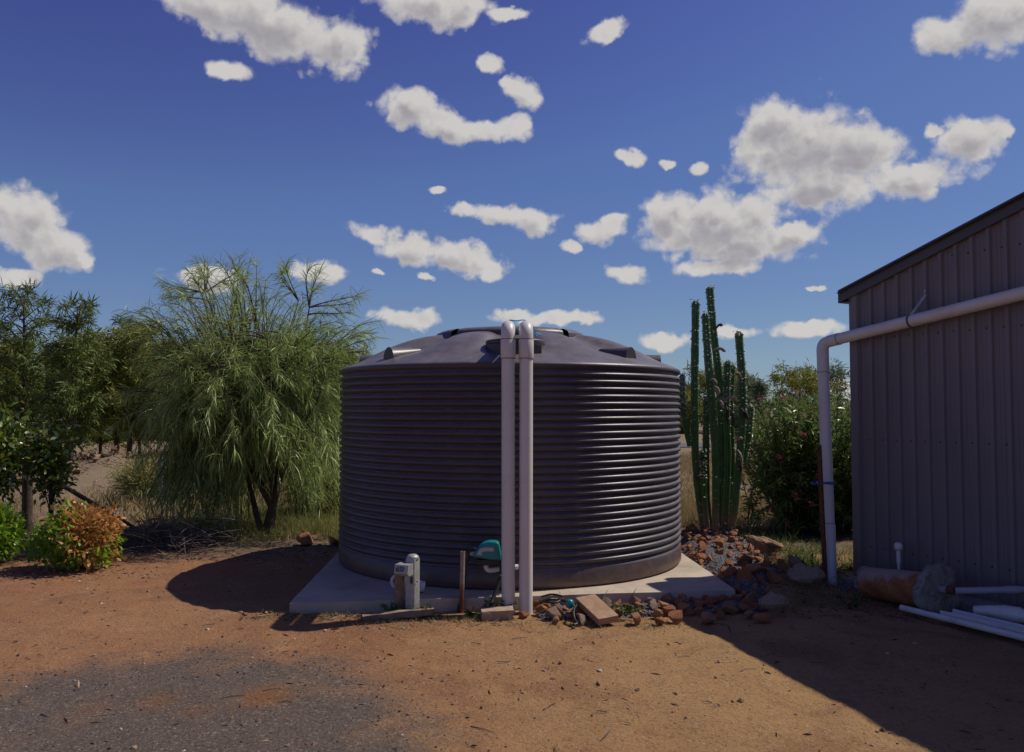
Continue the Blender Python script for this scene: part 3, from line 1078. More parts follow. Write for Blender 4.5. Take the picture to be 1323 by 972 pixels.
def riser(x, label, lean):
    o = thing('riser_pipe', label, 'pipe', (x, 6.80, 0), 'twin risers in front of the tank')
    y0, zt_, rb = 6.80, 2.310, 0.085
    MB().tube([(x, y0, -0.03), (x + lean * 0.5, y0, 1.0), (x + lean, y0, 2.10)], PR, 24).build('pipe', M['pvc'], o, smooth=True, auto=50)
    pts = [(x + lean, y0, 2.06), (x + lean, y0, zt_ - rb)]
    for k in range(1, 9):
        a = math.pi / 2 * k / 8
        pts.append((x + lean, y0 + rb - rb * math.cos(a), zt_ - rb + rb * math.sin(a)))
    pts += [(x + lean, y0 + 0.32, zt_)]
    e = MB().tube(pts, PR + 0.003, 24).build('elbow', M['pvc'], o, smooth=True, auto=50)
    MB().tube([(x + lean, y0, 2.045), (x + lean, y0, 2.055), (x + lean, y0, 2.20), (x + lean, y0, 2.21)], [PR + 0.002, PR + 0.0065, PR + 0.0065, PR + 0.002], 24).build('coupling', M['pvc'], o, smooth=True, auto=50)
    pts = [(x + lean, y0 + 0.30, zt_), (x + lean, y0 + 0.60, zt_)]
    for k in range(1, 7):
        a = math.pi / 2 * k / 6
        pts.append((x + lean, y0 + 0.60 + rb * math.sin(a), zt_ - rb + rb * math.cos(a)))
    pts.append((x + lean, y0 + 0.60 + rb, zt_ - rb - 0.06))
    MB().tube(pts, PR, 20).build('outlet_bend', M['pvc'], o, smooth=True, auto=50)
    for zz in (2.048, 2.205):
        MB().tube([(x + lean, y0, zz - 0.003), (x + lean, y0, zz + 0.003)], PR + 0.0072, 24).build('glue_line', M['seam'], o, smooth=True, auto=50)
    return o


riser(-0.030, 'left of the two tall white riser pipes in front of the tank', -0.002)
riser(0.112, 'right of the two tall white riser pipes in front of the tank', 0.004)
tw = MB()
tw.tube(spline([(-0.02, 6.90, 2.372), (0.04, 6.86, 2.362), (0.10, 6.91, 2.374), (0.165, 6.93, 2.335), (0.20, 7.00, 2.275), (0.245, 7.06, 2.262)], 5), 0.006, 6)
tw.tube(spline([(0.165, 6.93, 2.32), (0.185, 6.97, 2.27), (0.215, 7.02, 2.25), (0.205, 7.05, 2.262)], 4), 0.005, 6)
tag(tw.build('twine', M['cyan'], smooth=True), 'bright blue twine knotted round the tops of the riser pipes', 'twine')

# ------------------------------------------------------------------ shed
SO = Vector((3.29, 7.99, 0))
SU = Vector((0.487, -0.8734, 0)).normalized()
SW = Vector((0.8734, 0.487, 0)).normalized()
RK = 0.312                       # rise of the roof per metre
HALF = 4.6
SLEN = 7.0
ZE = 2.765                       # wall height at the eave corner
shed = thing('shed', 'dark purple-grey steel shed with ribbed walls at the right', 'shed', tuple(SO))


def SP(t, s, z):
    return SO + SU * t + SW * s + Vector((0, 0, z))


def rake(t):
    return ZE + RK * (t if t < HALF else 2 * HALF - t)


def rib_profile(n_ribs, p=0.142, h=0.026):
    out = []
    for i in range(n_ribs):
        b0 = i * p
        out += [(b0, 0.0), (b0 + 0.026, 0.0), (b0 + 0.034, h), (b0 + 0.064, h), (b0 + 0.072, 0.0), (b0 + 0.100, 0.0), (b0 + 0.104, 0.005), (b0 + 0.112, 0.005), (b0 + 0.116, 0.0)]
    out.append((n_ribs * p, 0.0))
    return out


def wall_run(total, place, ztop, parent):
    p, k = 0.142, 5
    t0, i = 0.0, 0
    while t0 < total - 0.01:
        n = min(k, int(round((total - t0) / p)))
        if n < 1:
            break
        pr = rib_profile(n)
        vs, fs = [], []
        lift = 0.0012 * (i % 2)
        for (tt, h) in pr:
            T = min(t0 + tt, total)
            vs.append(place(T, h + lift, 0.06))
            vs.append(place(T, h + lift, ztop(T) * 0.5))
            vs.append(place(T, h + lift, ztop(T)))
        for j in range(len(pr) - 1):
            for q in (0, 1):
                a = j * 3 + q
                fs.append((a, a + 3, a + 4, a + 1))
        MB().add(vs, fs).build('wall_sheet', M['steel'], parent)
        t0 += n * p
        i += 1


W2 = 2 * HALF
wall_run(W2, lambda t, h, z: SP(t, -h, z), lambda t: rake(t), shed)                    # gable end in view
wall_run(SLEN, lambda t, h, z: SP(-h, t, z), lambda t: ZE, shed)                       # side towards the oleander
wall_run(SLEN, lambda t, h, z: SP(W2 + h, t, z), lambda t: ZE, shed)
wall_run(W2, lambda t, h, z: SP(t, SLEN + h, z), lambda t: rake(t), shed)
# screws along the girts
scr = MB()
for zz in (0.35, 1.35, 2.30, 2.95):
    for i in range(0, 30):
        t = i * 0.142 + 0.012
        if zz < rake(t) - 0.1:
            c = SP(t, -0.004, zz)
            scr.tube([c, c - SW * 0.008], 0.008, 6)
tag(scr.build('wall_screws', M['trim'], shed), kind='stuff')
# corner flashing
cf = MB()
poly = [SP(-0.032, -0.034, 0.055), SP(0.055, -0.034, 0.055), SP(0.055, -0.030, 0.055), SP(-0.028, -0.030, 0.055), SP(-0.028, 0.055, 0.055), SP(-0.032, 0.055, 0.055)]
cf.prism(poly, (0, 0, ZE - 0.075))
cf.build('corner_flashing', M['steel'], shed)
# roof sheets and the folded barge along the rake
OH = 0.13


def roof_pt(t, s, dz):
    return SP(t, s, rake(t) + dz) if 0 <= t <= W2 else SP(t, s, ZE - RK * (-t if t < 0 else t - W2) + dz)


for (ta, tb) in ((-OH, HALF), (HALF, W2 + OH)):
    m_ = MB()
    vs, fs = [], []
    ns = int((SLEN + 0.24) / 0.19)
    prs = []
    for i in range(ns):
        s0 = -0.10 + i * 0.19
        prs += [(s0, 0.0), (s0 + 0.12, 0.0), (s0 + 0.13, 0.028), (s0 + 0.17, 0.028), (s0 + 0.18, 0.0)]
    for (s_, h_) in prs:
        vs.append(roof_pt(ta, s_, 0.035 + h_))
        vs.append(roof_pt(tb, s_, 0.035 + h_))
    for j in range(len(prs) - 1):
        fs.append((2 * j, 2 * j + 1, 2 * j + 3, 2 * j + 2))
    m_.add(vs, fs)
    m_.build('roof_sheet', M['trim'], shed)
for (ta, tb) in ((-OH - 0.01, HALF), (HALF, W2 + OH + 0.01)):
    m_ = MB()
    pts = [(-0.055, -0.055), (-0.055, 0.072), (0.10, 0.072), (0.10, 0.066), (-0.049, 0.066), (-0.049, -0.047), (-0.030, -0.047), (-0.030, -0.055)]
    A = [roof_pt(ta, s, z) for (s, z) in pts]
    B = [roof_pt(tb, s, z) for (s, z) in pts]
    n = len(pts)
    fs = [(k, (k + 1) % n, n + (k + 1) % n, n + k) for k in range(n)] + [tuple(range(n - 1, -1, -1)), tuple(range(n, 2 * n))]
    m_.add(A + B, fs)
    m_.build('barge_capping', M['trim'], shed)
# box gutter along the side
gp = [(-0.02, 0.0), (-0.02, -0.10), (-0.13, -0.10), (-0.135, 0.015), (-0.129, 0.015), (-0.124, -0.093), (-0.027, -0.093), (-0.027, 0.0)]
m_ = MB()
A = [SP(t, -0.05, ZE + z) for (t, z) in gp]
B = [SP(t, SLEN, ZE + z) for (t, z) in gp]
n = len(gp)
m_.add(A + B, [(k, (k + 1) % n, n + (k + 1) % n, n + k) for k in range(n)] + [tuple(range(n - 1, -1, -1)), tuple(range(n, 2 * n))])
m_.build('gutter', M['trim'], shed)
m_ = MB()
m_.prism([SP(-0.03, -0.055, -0.05), SP(W2, -0.055, -0.05), SP(W2, SLEN, -0.05), SP(-0.03, SLEN, -0.05)], (0, 0, 0.105))
m_.build('floor_slab', M['concrete'], shed)
m_ = MB()
m_.prism([SP(0.10, -0.30, -0.05), SP(5.0, -0.22, -0.05), SP(5.0, -0.056, -0.05), SP(0.10, -0.056, -0.05)], (0, 0, 0.135))
m_.build('concrete_footing', M['rough_concrete'], shed)

# ------------------------------------------------------------------ downpipe on the shed
dp = thing('downpipe', 'white drainpipe sloping along the shed wall and dropping to the ground', 'pipe', (2.95, 7.75, 0))
e0 = Vector((3.045, 8.165, 2.285))
dirp = (SU + Vector((0, 0, 0.130))).normalized()
hp = e0 + dirp * 0.14
endp = e0 + dirp * 5.2
MB().tube([hp, e0 + dirp * 1.6, endp], 0.054, 24).build('sloping_pipe', M['pvc'], dp, smooth=True, auto=50)
foot = Vector((2.945, 7.78, -0.06))
vd = (foot - e0).normalized()
rb = 0.075
pts = [e0 + vd * 0.30, e0 + vd * 0.20, e0 + vd * rb]
for k in range(1, 8):
    t = k / 8
    pts.append((e0 + vd * rb) * (1 - t) ** 2 + e0 * 2 * t * (1 - t) + (e0 + dirp * rb) * t * t)
pts += [e0 + dirp * rb, e0 + dirp * 0.20]
MB().tube(pts, 0.0575, 24).build('elbow', M['pvc'], dp, smooth=True, auto=50)
MB().tube([e0 + vd * 0.25, e0 + vd * 1.2, foot], 0.054, 24).build('standing_pipe', M['pvc'], dp, smooth=True, auto=50)
cj = e0 + vd * 1.75
MB().tube([cj, cj + vd * 0.012, cj + vd * 0.60], [0.0555, 0.0600, 0.0575], 24).build('lower_sleeve', M['pvc'], dp, smooth=True, auto=50)
for (pp_, dd_) in ((cj, vd), (e0 + vd * 0.30, vd), (e0 + dirp * 0.20, dirp)):
    MB().tube([pp_ - dd_ * 0.003, pp_ + dd_ * 0.003], 0.0583, 24).build('glue_line', M['seam'], dp, smooth=True, auto=50)
# band and hanger strap
bc = e0 + dirp * 0.97
MB().tube([bc - dirp * 0.009, bc + dirp * 0.009], 0.0570, 24).build('pipe_band', M['trim'], dp, smooth=True, auto=50)
s0 = bc + Vector((0, 0, 0.055)) - SW * 0.01
s1 = bc + SU * 0.09 + SW * 0.055 + Vector((0, 0, 0.22))
MB().prism([s0, s0 + SU * 0.034, s1 + SU * 0.034, s1], -SW * 0.005).build('hanger_strap', M['galv'], dp)
MB().tube([s1 + SU * 0.011, s1 + SU * 0.014 + Vector((0, 0, 0.05))], 0.006, 8).build('strap_bolt', M['galv'], dp)

# rusty steel picket tied to it
pk = thing('steel_picket', 'rusty brown steel picket standing beside the white drainpipe', 'stake', (2.87, 7.72, 0))
m_ = MB()
pa, pb = Vector((2.885, 7.74, -0.05)), Vector((2.865, 7.80, 1.30))
for ang in (0.4, 0.4 + 2.09, 0.4 + 4.19):
    off_ = Vector((math.cos(ang), math.sin(ang), 0)) * 0.024
    per = Vector((-math.sin(ang), math.cos(ang), 0)) * 0.0035
    m_.prism([pa - per, pa + per, pa + per + off_, pa - per + off_], pb - pa)
m_.build('picket', M['rust'], pk)
m_ = MB()
for zz in np.arange(0.15, 1.25, 0.16):
    q = pa.lerp(pb, (zz + 0.05) / 1.35)
    m_.tube([q + Vector((-0.02, -0.012, 0)), q + Vector((-0.02, -0.018, 0))], 0.006, 6)
tag(m_.build('hole_marks', M['black'], pk), kind='stuff')
tie = MB()
cz = Vector((2.93, 7.815, 0.945))
ring = [cz + Vector((0.105 * math.cos(a) - 0.035, 0.070 * math.sin(a), 0.004 * math.sin(3 * a))) for a in np.linspace(0, 2 * math.pi, 25)]
tie.tube(ring, 0.007, 6, cap=False)
tag(tie.build('cord_tie', M['blue'], smooth=True), 'blue cord tying the rusty picket to the drainpipe', 'cord')

# vent pipe against the shed wall
vp = thing('vent_pipe', 'short thin white vent pipe with round cap against the shed wall', 'pipe', (3.41, 7.42, 0))
MB().tube([(3.41, 7.42, -0.02), (3.41, 7.42, 0.40)], 0.013, 14).build('pipe', M['white_plastic'], vp, smooth=True, auto=50)
MB().tube([(3.41, 7.42, 0.28), (3.41, 7.42, 0.40)], 0.018, 14).build('sleeve', M['white_plastic'], vp, smooth=True, auto=50)
MB().lathe([(0.0, 0.075), (0.022, 0.072), (0.034, 0.058), (0.037, 0.036), (0.034, 0.016), (0.020, 0.002), (0.0, 0.0)], (3.41, 7.42, 0.385), 16).build('cap', M['white_plastic'], vp, smooth=True, auto=60)

# ------------------------------------------------------------------ concrete plug
pg = thing('concrete_plug', 'lying rust-brown drum cast full of concrete with a flared rough end', 'concrete plug', (3.2, 6.9, 0))
pa = Vector((3.10, 7.36, 0.125))
pb = Vector((3.375, 6.74, 0.175))
ax_ = (pb - pa).normalized()
m_ = MB()
n = 28
m_.tube([pa, pa + ax_ * 0.02, pa.lerp(pb, 0.35), pa.lerp(pb, 0.7), pb + ax_ * 0.02], [0.120, 0.130, 0.136, 0.142, 0.148], n)
m_.build('drum_shell', M['drum'], pg, smooth=True, auto=50)


def lump_disc(c, axis, r, th, name, seed):
    x_ = axis.orthogonal().normalized()
    y_ = axis.cross(x_)
    rr = random.Random(seed)
    ph = [rr.uniform(0, 6.28) for _ in range(4)]
    vs, fs = [], []
    rings = [(0.0, 0.0), (0.55, 0.0), (0.93, 0.0), (1.0, 0.25), (1.02, 0.6), (0.95, 0.95), (0.7, 1.0), (0.35, 1.02), (0.0, 1.0)]
    n = 40
    for (q, hh) in rings:
        for k in range(n):
            a = 2 * math.pi * k / n
            w = 1 + 0.06 * math.sin(3 * a + ph[0]) + 0.05 * math.sin(5 * a + ph[1]) + 0.035 * math.sin(11 * a + ph[2]) + rr.uniform(-0.045, 0.045)
            p = c + axis * (th * hh + rr.uniform(-0.012, 0.012)) + (x_ * math.cos(a) + y_ * math.sin(a)) * r * q * w
            vs.append(p)
    for i in range(len(rings) - 1):
        for k in range(n):
            fs.append((i * n + k, i * n + (k + 1) % n, (i + 1) * n + (k + 1) % n, (i + 1) * n + k))
    return MB().add(vs, fs).build(name, M['rough_concrete'], pg, smooth=True, auto=55)


lump_disc(pb - ax_ * 0.012, ax_, 0.222, 0.075, 'flared_end', 5)
lump_disc(pa - ax_ * 0.03, ax_, 0.125, 0.06, 'back_end', 8)
q0 = pb + ax_ * 0.03 + Vector((0, 0, 0.03))
MB().tube([q0, q0 + ax_ * 0.10], 0.030, 16).build('pipe_stub', M['pvc_grey'], pg, smooth=True, auto=50)
MB().tube([q0 + ax_ * 0.10, q0 + ax_ * 0.16], [0.034, 0.033], 16).build('rusty_sleeve', M['rust'], pg, smooth=True, auto=50)
gdir = (Vector((0.47, -0.10, 0.03))).normalized()
p1 = q0 + ax_ * 0.16
MB().tube([p1, p1 + gdir * 0.9], 0.026, 16).build('long_pipe', M['pvc_grey'], pg, smooth=True, auto=50)
MB().tube([p1 + gdir * 0.36, p1 + gdir * 0.46], 0.031, 16).build('coupling', M['pvc_grey'], pg, smooth=True, auto=50)

# lengths of guttering and pipe on the ground by the shed
m_ = MB()
a0, a1 = Vector((3.12, 6.76, 0.045)), Vector((3.86, 5.20, 0.05))
m_.pipe([a0, a1], 0.024, 0.020, 18)
o = m_.build('loose_pipe', M['white_plastic'], smooth=True, auto=50, loc=tuple(a0))
tag(o, 'thin white length of pipe lying nearest on the dirt by the shed', 'pipe')
ch = thing('loose_channel', 'wide white open channel lying on the dirt behind the thin pipe', 'channel', (3.37, 6.50, 0))
c0, c1 = Vector((3.35, 6.50, 0.03)), Vector((4.05, 5.10, 0.03))
cd = (c1 - c0).normalized()
cs = cd.cross(Vector((0, 0, 1))).normalized()
vs, fs = [], []
secs = [(-0.075, 0.055), (-0.06, 0.015), (-0.02, 0.0), (0.03, 0.0), (0.065, 0.012), (0.08, 0.06)]
for (P_, Q_) in ((c0, None), (c1, None)):
    for (q, h) in secs:
        vs.append(P_ + cs * q + Vector((0, 0, h)))
    for (q, h) in reversed(secs):
        vs.append(P_ + cs * q * 0.95 + Vector((0, 0, h + 0.004)))
n = 12
fs = [(k, (k + 1) % n, n + (k + 1) % n, n + k) for k in range(n)] + [tuple(range(n)), tuple(range(2 * n - 1, n - 1, -1))]
MB().add(vs, fs).build('channel', M['white_plastic'], ch, smooth=True, auto=40)
bt = thing('large_pipe_offcut', 'thick white pipe with a socket lying at the right edge by the shed', 'pipe', (3.75, 6.4, 0))
f0, f1 = Vector((3.66, 6.47, 0.085)), Vector((4.35, 5.75, 0.09))
fd = (f1 - f0).normalized()
MB().pipe([f0 + fd * 0.10, f1], 0.055, 0.05, 24).build('pipe', M['white_plastic'], bt, smooth=True, auto=50)
MB().tube([f0 - fd * 0.10 + Vector((0, 0, -0.015)), f0, f0 + fd * 0.10], [0.040, 0.046, 0.060], 24).build('taper', M['white_plastic'], bt, smooth=True, auto=50)
MB().tube([f0 + fd * 0.09, f0 + fd * 0.10, f0 + fd * 0.21, f0 + fd * 0.22], [0.057, 0.063, 0.063, 0.057], 24).build('socket', M['white_plastic'], bt, smooth=True, auto=50)

# ------------------------------------------------------------------ post with box
ps = thing('meter_post', 'short galvanised square post with a small grey box on its front', 'post', (-0.80, 6.74, 0))
rz = R(-24)
MB().box((-0.795, 6.74, 0.21), (0.085, 0.085, 0.46), rz, bev=0.008).build('post', M['galv'], ps, smooth=True, auto=35)
MB().lathe([(0.0, 0.03), (0.028, 0.027), (0.046, 0.014), (0.052, 0.0), (0.050, -0.012), (0.0, -0.012)], (-0.795, 6.74, 0.445), 20).build('cap', M['galv'], ps, smooth=True, auto=50)
MB().box((-0.905, 6.78, 0.15), (0.075, 0.03, 0.36), R(18), bev=0.004).build('timber_stake', M['timber'], ps)
mb_ = MB()
cbx = Vector((-0.855, 6.675, 0.365))
er_ = Matrix.Rotation(R(-24), 3, 'Z')
sec = [(-0.055, -0.035, -0.045), (-0.055, 0.035, -0.045), (-0.055, 0.035, 0.045), (-0.045, -0.030, 0.045), (-0.055, -0.045, -0.020)]
mb_.prism([cbx + er_ @ Vector((-0.062, y_, z_)) for (_, y_, z_) in [(0, 0.04, -0.045), (0, -0.030, -0.045), (0, -0.052, -0.026), (0, -0.040, 0.040), (0, 0.04, 0.045)]], er_ @ Vector((0.124, 0, 0)))
bx = mb_.build('box', M['galv'], ps)
# faint dark print on the box face
pr = MB()
fo = cbx + er_ @ Vector((0, -0.0475, 0.006))
for (u0, w0, v0, h0) in ((-0.046, 0.010, -0.018, 0.030), (-0.036, 0.022, -0.018, 0.008), (-0.028, 0.008, -0.006, 0.026), (-0.010, 0.007, -0.016, 0.040), (0.000, 0.018, 0.008, 0.010), (0.000, 0.018, -0.014, 0.010), (0.016, 0.007, -0.010, 0.030)):
    tl = Vector((0, 0.012 / 0.066, 1)).normalized()
    base_ = fo + er_ @ Vector((u0, 0.0, 0)) + (er_ @ tl) * v0
    a_ = er_ @ Vector((1, 0, 0)) * w0
    b_ = (er_ @ tl) * h0
    nrm = (er_ @ Vector((0, -1, 0))) * 0.0012
    pr.prism([base_ + nrm, base_ + a_ + nrm, base_ + a_ + b_ + nrm, base_ + b_ + nrm], nrm * 0.6)
pr.build('print', M['tank_dark'], bx)
MB().tube([(-0.80, 6.69, 0.30), (-0.80, 6.688, 0.25)], 0.008, 8).build('latch', M['black'], ps)
MB().tube([(-0.757, 6.70, 0.262), (-0.754, 6.693, 0.262)], 0.006, 8).build('bolt', M['black'], ps)

# white plastic cowl lying behind it
wc = thing('plastic_funnel', 'white plastic funnel lying on the slab behind the box post', 'funnel', (-0.84, 7.02, 0.1))
fa, fb_ = Vector((-0.935, 7.00, 0.20)), Vector((-0.735, 7.04, 0.150))
MB().tube([fa, fa.lerp(fb_, 0.15), fa.lerp(fb_, 0.55), fb_], [0.040, 0.060, 0.055, 0.045], 24).build('body', M['white_plastic'], wc, smooth=True, auto=50)
ringp = [Vector((-0.945 + 0.052 * math.cos(a), 6.985, 0.205 + 0.052 * math.sin(a))) for a in np.linspace(R(20), R(300), 18)]
MB().tube(ringp, 0.014, 10).build('spout', M['white_plastic'], wc, smooth=True, auto=50)

# half rusted upright pipe
rp = thing('rusty_upright_pipe', 'thin upright steel pipe, rusted at its foot, between box post and pump', 'pipe', (-0.405, 6.80, 0))
MB().pipe([(-0.408, 6.80, -0.03), (-0.398, 6.80, 0.485)], 0.019, 0.016, 18).build('pipe', M['rust_pipe'], rp, smooth=True, auto=50)

# ------------------------------------------------------------------ pump
pm = thing('water_pump', 'small teal water pump with black pipes beside the white risers', 'pump', (-0.2, 6.95, 0))
side = [(-0.325, 0.425), (-0.318, 0.455), (-0.295, 0.470), (-0.270, 0.510), (-0.235, 0.540), (-0.190, 0.553), (-0.130, 0.548), (-0.108, 0.540), (-0.100, 0.500), (-0.088, 0.440), (-0.092, 0.392), (-0.20, 0.402), (-0.300, 0.418)]
bm = bmesh.new()
f_ = bm.faces.new([bm.verts.new((x, 6.885, z)) for x, z in side])
r_ = bmesh.ops.extrude_face_region(bm, geom=[f_])
for v in [g for g in r_['geom'] if isinstance(g, bmesh.types.BMVert)]:
    v.co.y += 0.13
bmesh.ops.bevel(bm, geom=bm.edges[:], offset=0.016, segments=3, affect='EDGES', profile=0.5)
cover = MB().bm(bm).build('cover', M['teal'], pm, smooth=True, auto=40)
lab = [(-0.285, 0.440), (-0.250, 0.438), (-0.245, 0.462), (-0.225, 0.472), (-0.150, 0.470), (-0.148, 0.500), (-0.225, 0.503), (-0.262, 0.490), (-0.280, 0.465)]
MB().prism([(x, 6.8835, z) for x, z in lab], (0, -0.0012, 0)).build('sticker', M['sticker'], cover)
MB().box((-0.185, 6.95, 0.375), (0.20, 0.10, 0.05), bev=0.012).build('motor_base', M['black'], pm, smooth=True, auto=40)
MB().tube([(-0.30, 6.95, 0.435), (-0.33, 6.95, 0.44), (-0.365, 6.95, 0.44)], [0.026, 0.02, 0.016], 12).build('inlet_union', M['brass'], pm, smooth=True, auto=40)
MB().tube([(-0.355, 6.95, 0.455), (-0.365, 6.95, 0.43), (-0.372, 6.95, 0.385)], [0.02, 0.023, 0.023], 12).build('union_nut', M['black'], pm, smooth=True, auto=40)
MB().tube(spline([(-0.370, 6.95, 0.40), (-0.385, 6.93, 0.28), (-0.405, 6.86, 0.12), (-0.43, 6.80, 0.03), (-0.44, 6.78, -0.02)], 4), 0.013, 12).build('suction_pipe', M['black'], pm, smooth=True)
MB().tube([(-0.215, 6.95, 0.385), (-0.215, 6.95, 0.35)], 0.026, 14).build('outlet_collar', M['black'], pm, smooth=True, auto=40)
pts = [(-0.215, 6.95, 0.375), (-0.215, 6.95, 0.340)] + [(-0.215 + 0.035 - 0.035 * math.cos(a), 6.95, 0.340 - 0.035 * math.sin(a)) for a in np.linspace(0.2, math.pi / 2, 6)] + [(-0.12, 6.97, 0.310), (-0.02, 7.0, 0.318), (0.05, 7.02, 0.32)]
MB().tube(pts, 0.0215, 16).build('outlet_elbow', M['white_plastic'], pm, smooth=True, auto=50)
MB().tube(spline([(-0.085, 6.96, 0.40), (-0.088, 6.95, 0.28), (-0.11, 6.92, 0.20), (-0.16, 6.84, 0.08), (-0.19, 6.76, 0.0), (-0.20, 6.74, -0.03)], 4), 0.017, 12).build('delivery_pipe', M['black'], pm, smooth=True)
MB().tube([(-0.095, 6.93, 0.262), (-0.095, 6.905, 0.262)], 0.011, 10).build('red_plug', M['rust'], pm)
MB().tube([(-0.082, 6.92, 0.425), (-0.062, 6.92, 0.42)], 0.014, 12).build('priming_plug', M['white_plastic'], pm, smooth=True, auto=40)
MB().tube(spline([(-0.36, 6.94, 0.46), (-0.33, 6.90, 0.49), (-0.30, 6.90, 0.49), (-0.285, 6.92, 0.47)], 4), 0.004, 6).build('cable', M['black'], pm, smooth=True)

# ------------------------------------------------------------------ timber, block, paver
pk_ = MB()
bm = bmesh.new()
bmesh.ops.create_cube(bm, size=1.0)
bmesh.ops.subdivide_edges(bm, edges=bm.edges[:], cuts=5, use_grid_fill=True)
for v in bm.verts:
    v.co = Vector((v.co.x * 0.56, v.co.y * 0.12, v.co.z * 0.035))
    v.co.z += float(vnoise(v.co.x, v.co.y, 11, 31)) * 0.012
    v.co.y += float(vnoise(v.co.x, v.co.z, 9, 32)) * 0.014
bm.transform(Matrix.Translation((-0.88, 6.57, 0.035)) @ Matrix.Rotation(R(14), 4, 'Z') @ Matrix.Rotation(R(-2), 4, 'Y'))
pk_.bm(bm)
tag(pk_.build('timber_offcut', M['timber'], loc=(-0.88, 6.57, 0)), 'short weathered timber board lying in front of the box post', 'board')


def rough_block(c, size, rot, mat, name, seed, j=0.008):
    bm = bmesh.new()
    bmesh.ops.create_cube(bm, size=1.0)
    bmesh.ops.subdivide_edges(bm, edges=bm.edges[:], cuts=3, use_grid_fill=True)
    for v in bm.verts:
        v.co = Vector((v.co.x * size[0], v.co.y * size[1], v.co.z * size[2]))
        v.co.x += float(vnoise(v.co.y * 3 + seed, v.co.z * 3, 6, seed)) * j * 2
        v.co.y += float(vnoise(v.co.x * 3 + seed, v.co.z * 3, 6, seed + 1)) * j * 2
        v.co.z += float(vnoise(v.co.x * 3 + seed, v.co.y * 3, 6, seed + 2)) * j
    bm.transform(Matrix.Translation(c) @ Matrix.Rotation(rot[2], 4, 'Z') @ Matrix.Rotation(rot[1], 4, 'Y') @ Matrix.Rotation(rot[0], 4, 'X'))
    return MB().bm(bm).build(name, mat, loc=(c[0], c[1], 0))


tag(rough_block((-0.115, 6.63, 0.03), (0.25, 0.13, 0.075), (R(3), R(-2), R(6)), M['block'], 'stone_block', 41), 'pinkish stone block lying at the foot of the riser pipes', 'block')
tag(rough_block((0.655, 6.53, 0.085), (0.17, 0.38, 0.05), (R(13), R(-5), R(22)), M['paver'], 'clay_paver', 51, 0.003), 'flat tan paver tilted on the rocks right of the riser pipes', 'paver')

# ------------------------------------------------------------------ rocks
def rock_mesh(name, seed, n=15, flatness=0.7, subdiv=True, lumpy=0.0):
    rr = np.random.default_rng(seed)
    p = unit(rr.normal(size=(n, 3))) * rr.uniform(0.75, 1.0, size=(n, 1))
    p[:, 2] *= flatness
    p[:, 1] *= rr.uniform(0.7, 1.0)
    bm = bmesh.new()
    for q in p:
        bm.verts.new(q)
    res = bmesh.ops.convex_hull(bm, input=bm.verts[:])
    bmesh.ops.delete(bm, geom=[g for g in res['geom_interior'] if isinstance(g, bmesh.types.BMVert)], context='VERTS')
    if subdiv:
        bmesh.ops.bevel(bm, geom=bm.edges[:], offset=0.07, segments=1, affect='EDGES', profile=0.5)
        for v in bm.verts:
            v.co *= 1 + float(rr.uniform(-0.05, 0.05))
    if lumpy > 0:
        bmesh.ops.triangulate(bm, faces=bm.faces[:])
        bmesh.ops.subdivide_edges(bm, edges=bm.edges[:], cuts=2, use_grid_fill=True)
        for v in bm.verts:
            n3 = noise.noise_vector(v.co * 2.2 + Vector((seed, 0, 0))) * lumpy + noise.noise_vector(v.co * 6.0) * lumpy * 0.4
            v.co += n3
    bmesh.ops.triangulate(bm, faces=bm.faces[:])
    bmesh.ops.recalc_face_normals(bm, faces=bm.faces[:])
    me = bpy.data.meshes.new(name)
    bm.to_mesh(me)
    bm.free()
    return me


ROCKS = [rock_mesh('rock', 100 + i, 12 + i % 5, 0.80 + 0.05 * (i % 4)) for i in range(12)]
for me in ROCKS:
    me.materials.append(M['rock'])

bed = bpy.data.meshes.new('rock_border')
# gravel bed under the rocks: a front strip and the heap right of the slab
gb = MB()
bx_ = np.arange(0.10, 2.95, 0.05)
by_ = np.arange(6.30, 10.6, 0.05)


def slab_front(x):
    return 6.66 + (x + 1.76) * (7.17 - 6.66) / 3.66


def slab_right(y):
    return 1.90 + (y - 7.17) * (1.74 - 1.90) / 3.69


def in_bed(x, y):
    """1 inside the rock border, falling to 0 at its edge"""
    f = (1 - sm(slab_front(x) - y, 0.30, 0.44)) * sm(x, 0.14, 0.28) * (1 - sm(x, 2.0, 2.3)) * sm(slab_front(x) + 0.06 - y, 0, 0.03)
    rgt = 2.95 - 0.62 * (1 - sm(y, 7.2, 8.6)) - 0.35 * sm(y, 9.2, 10.2)
    h = sm(x - slab_right(y), -0.05, -0.02) * (1 - sm(x - rgt, -0.25, 0.0)) * sm(y, 6.95, 7.15) * (1 - sm(y, 10.1, 10.4))
    return np.maximum(f, h)


BX, BY = np.meshgrid(bx_, by_)
IB = in_bed(BX, BY)
BZ = ground_z(BX, BY) - 0.03 + 0.055 * IB
idx = np.arange(BX.size).reshape(BX.shape)
bf = np.stack([idx[:-1, :-1], idx[:-1, 1:], idx[1:, 1:], idx[1:, :-1]], -1)
keep = IB[:-1, :-1] > 0.02
M['bed'] = simple('gravel_bed', (0.12, 0.10, 0.095), 0.95, 0.35, 25.0, bump=0.6, bscale=60)
bed_o = np_mesh('rock_border', np.stack([BX, BY, BZ], -1).reshape(-1, 3), bf[keep].reshape(-1, 4), M['bed'], smooth=True)
tag(bed_o, 'border of loose red rocks and blue gravel round the slab', 'rock border', kind='structure')


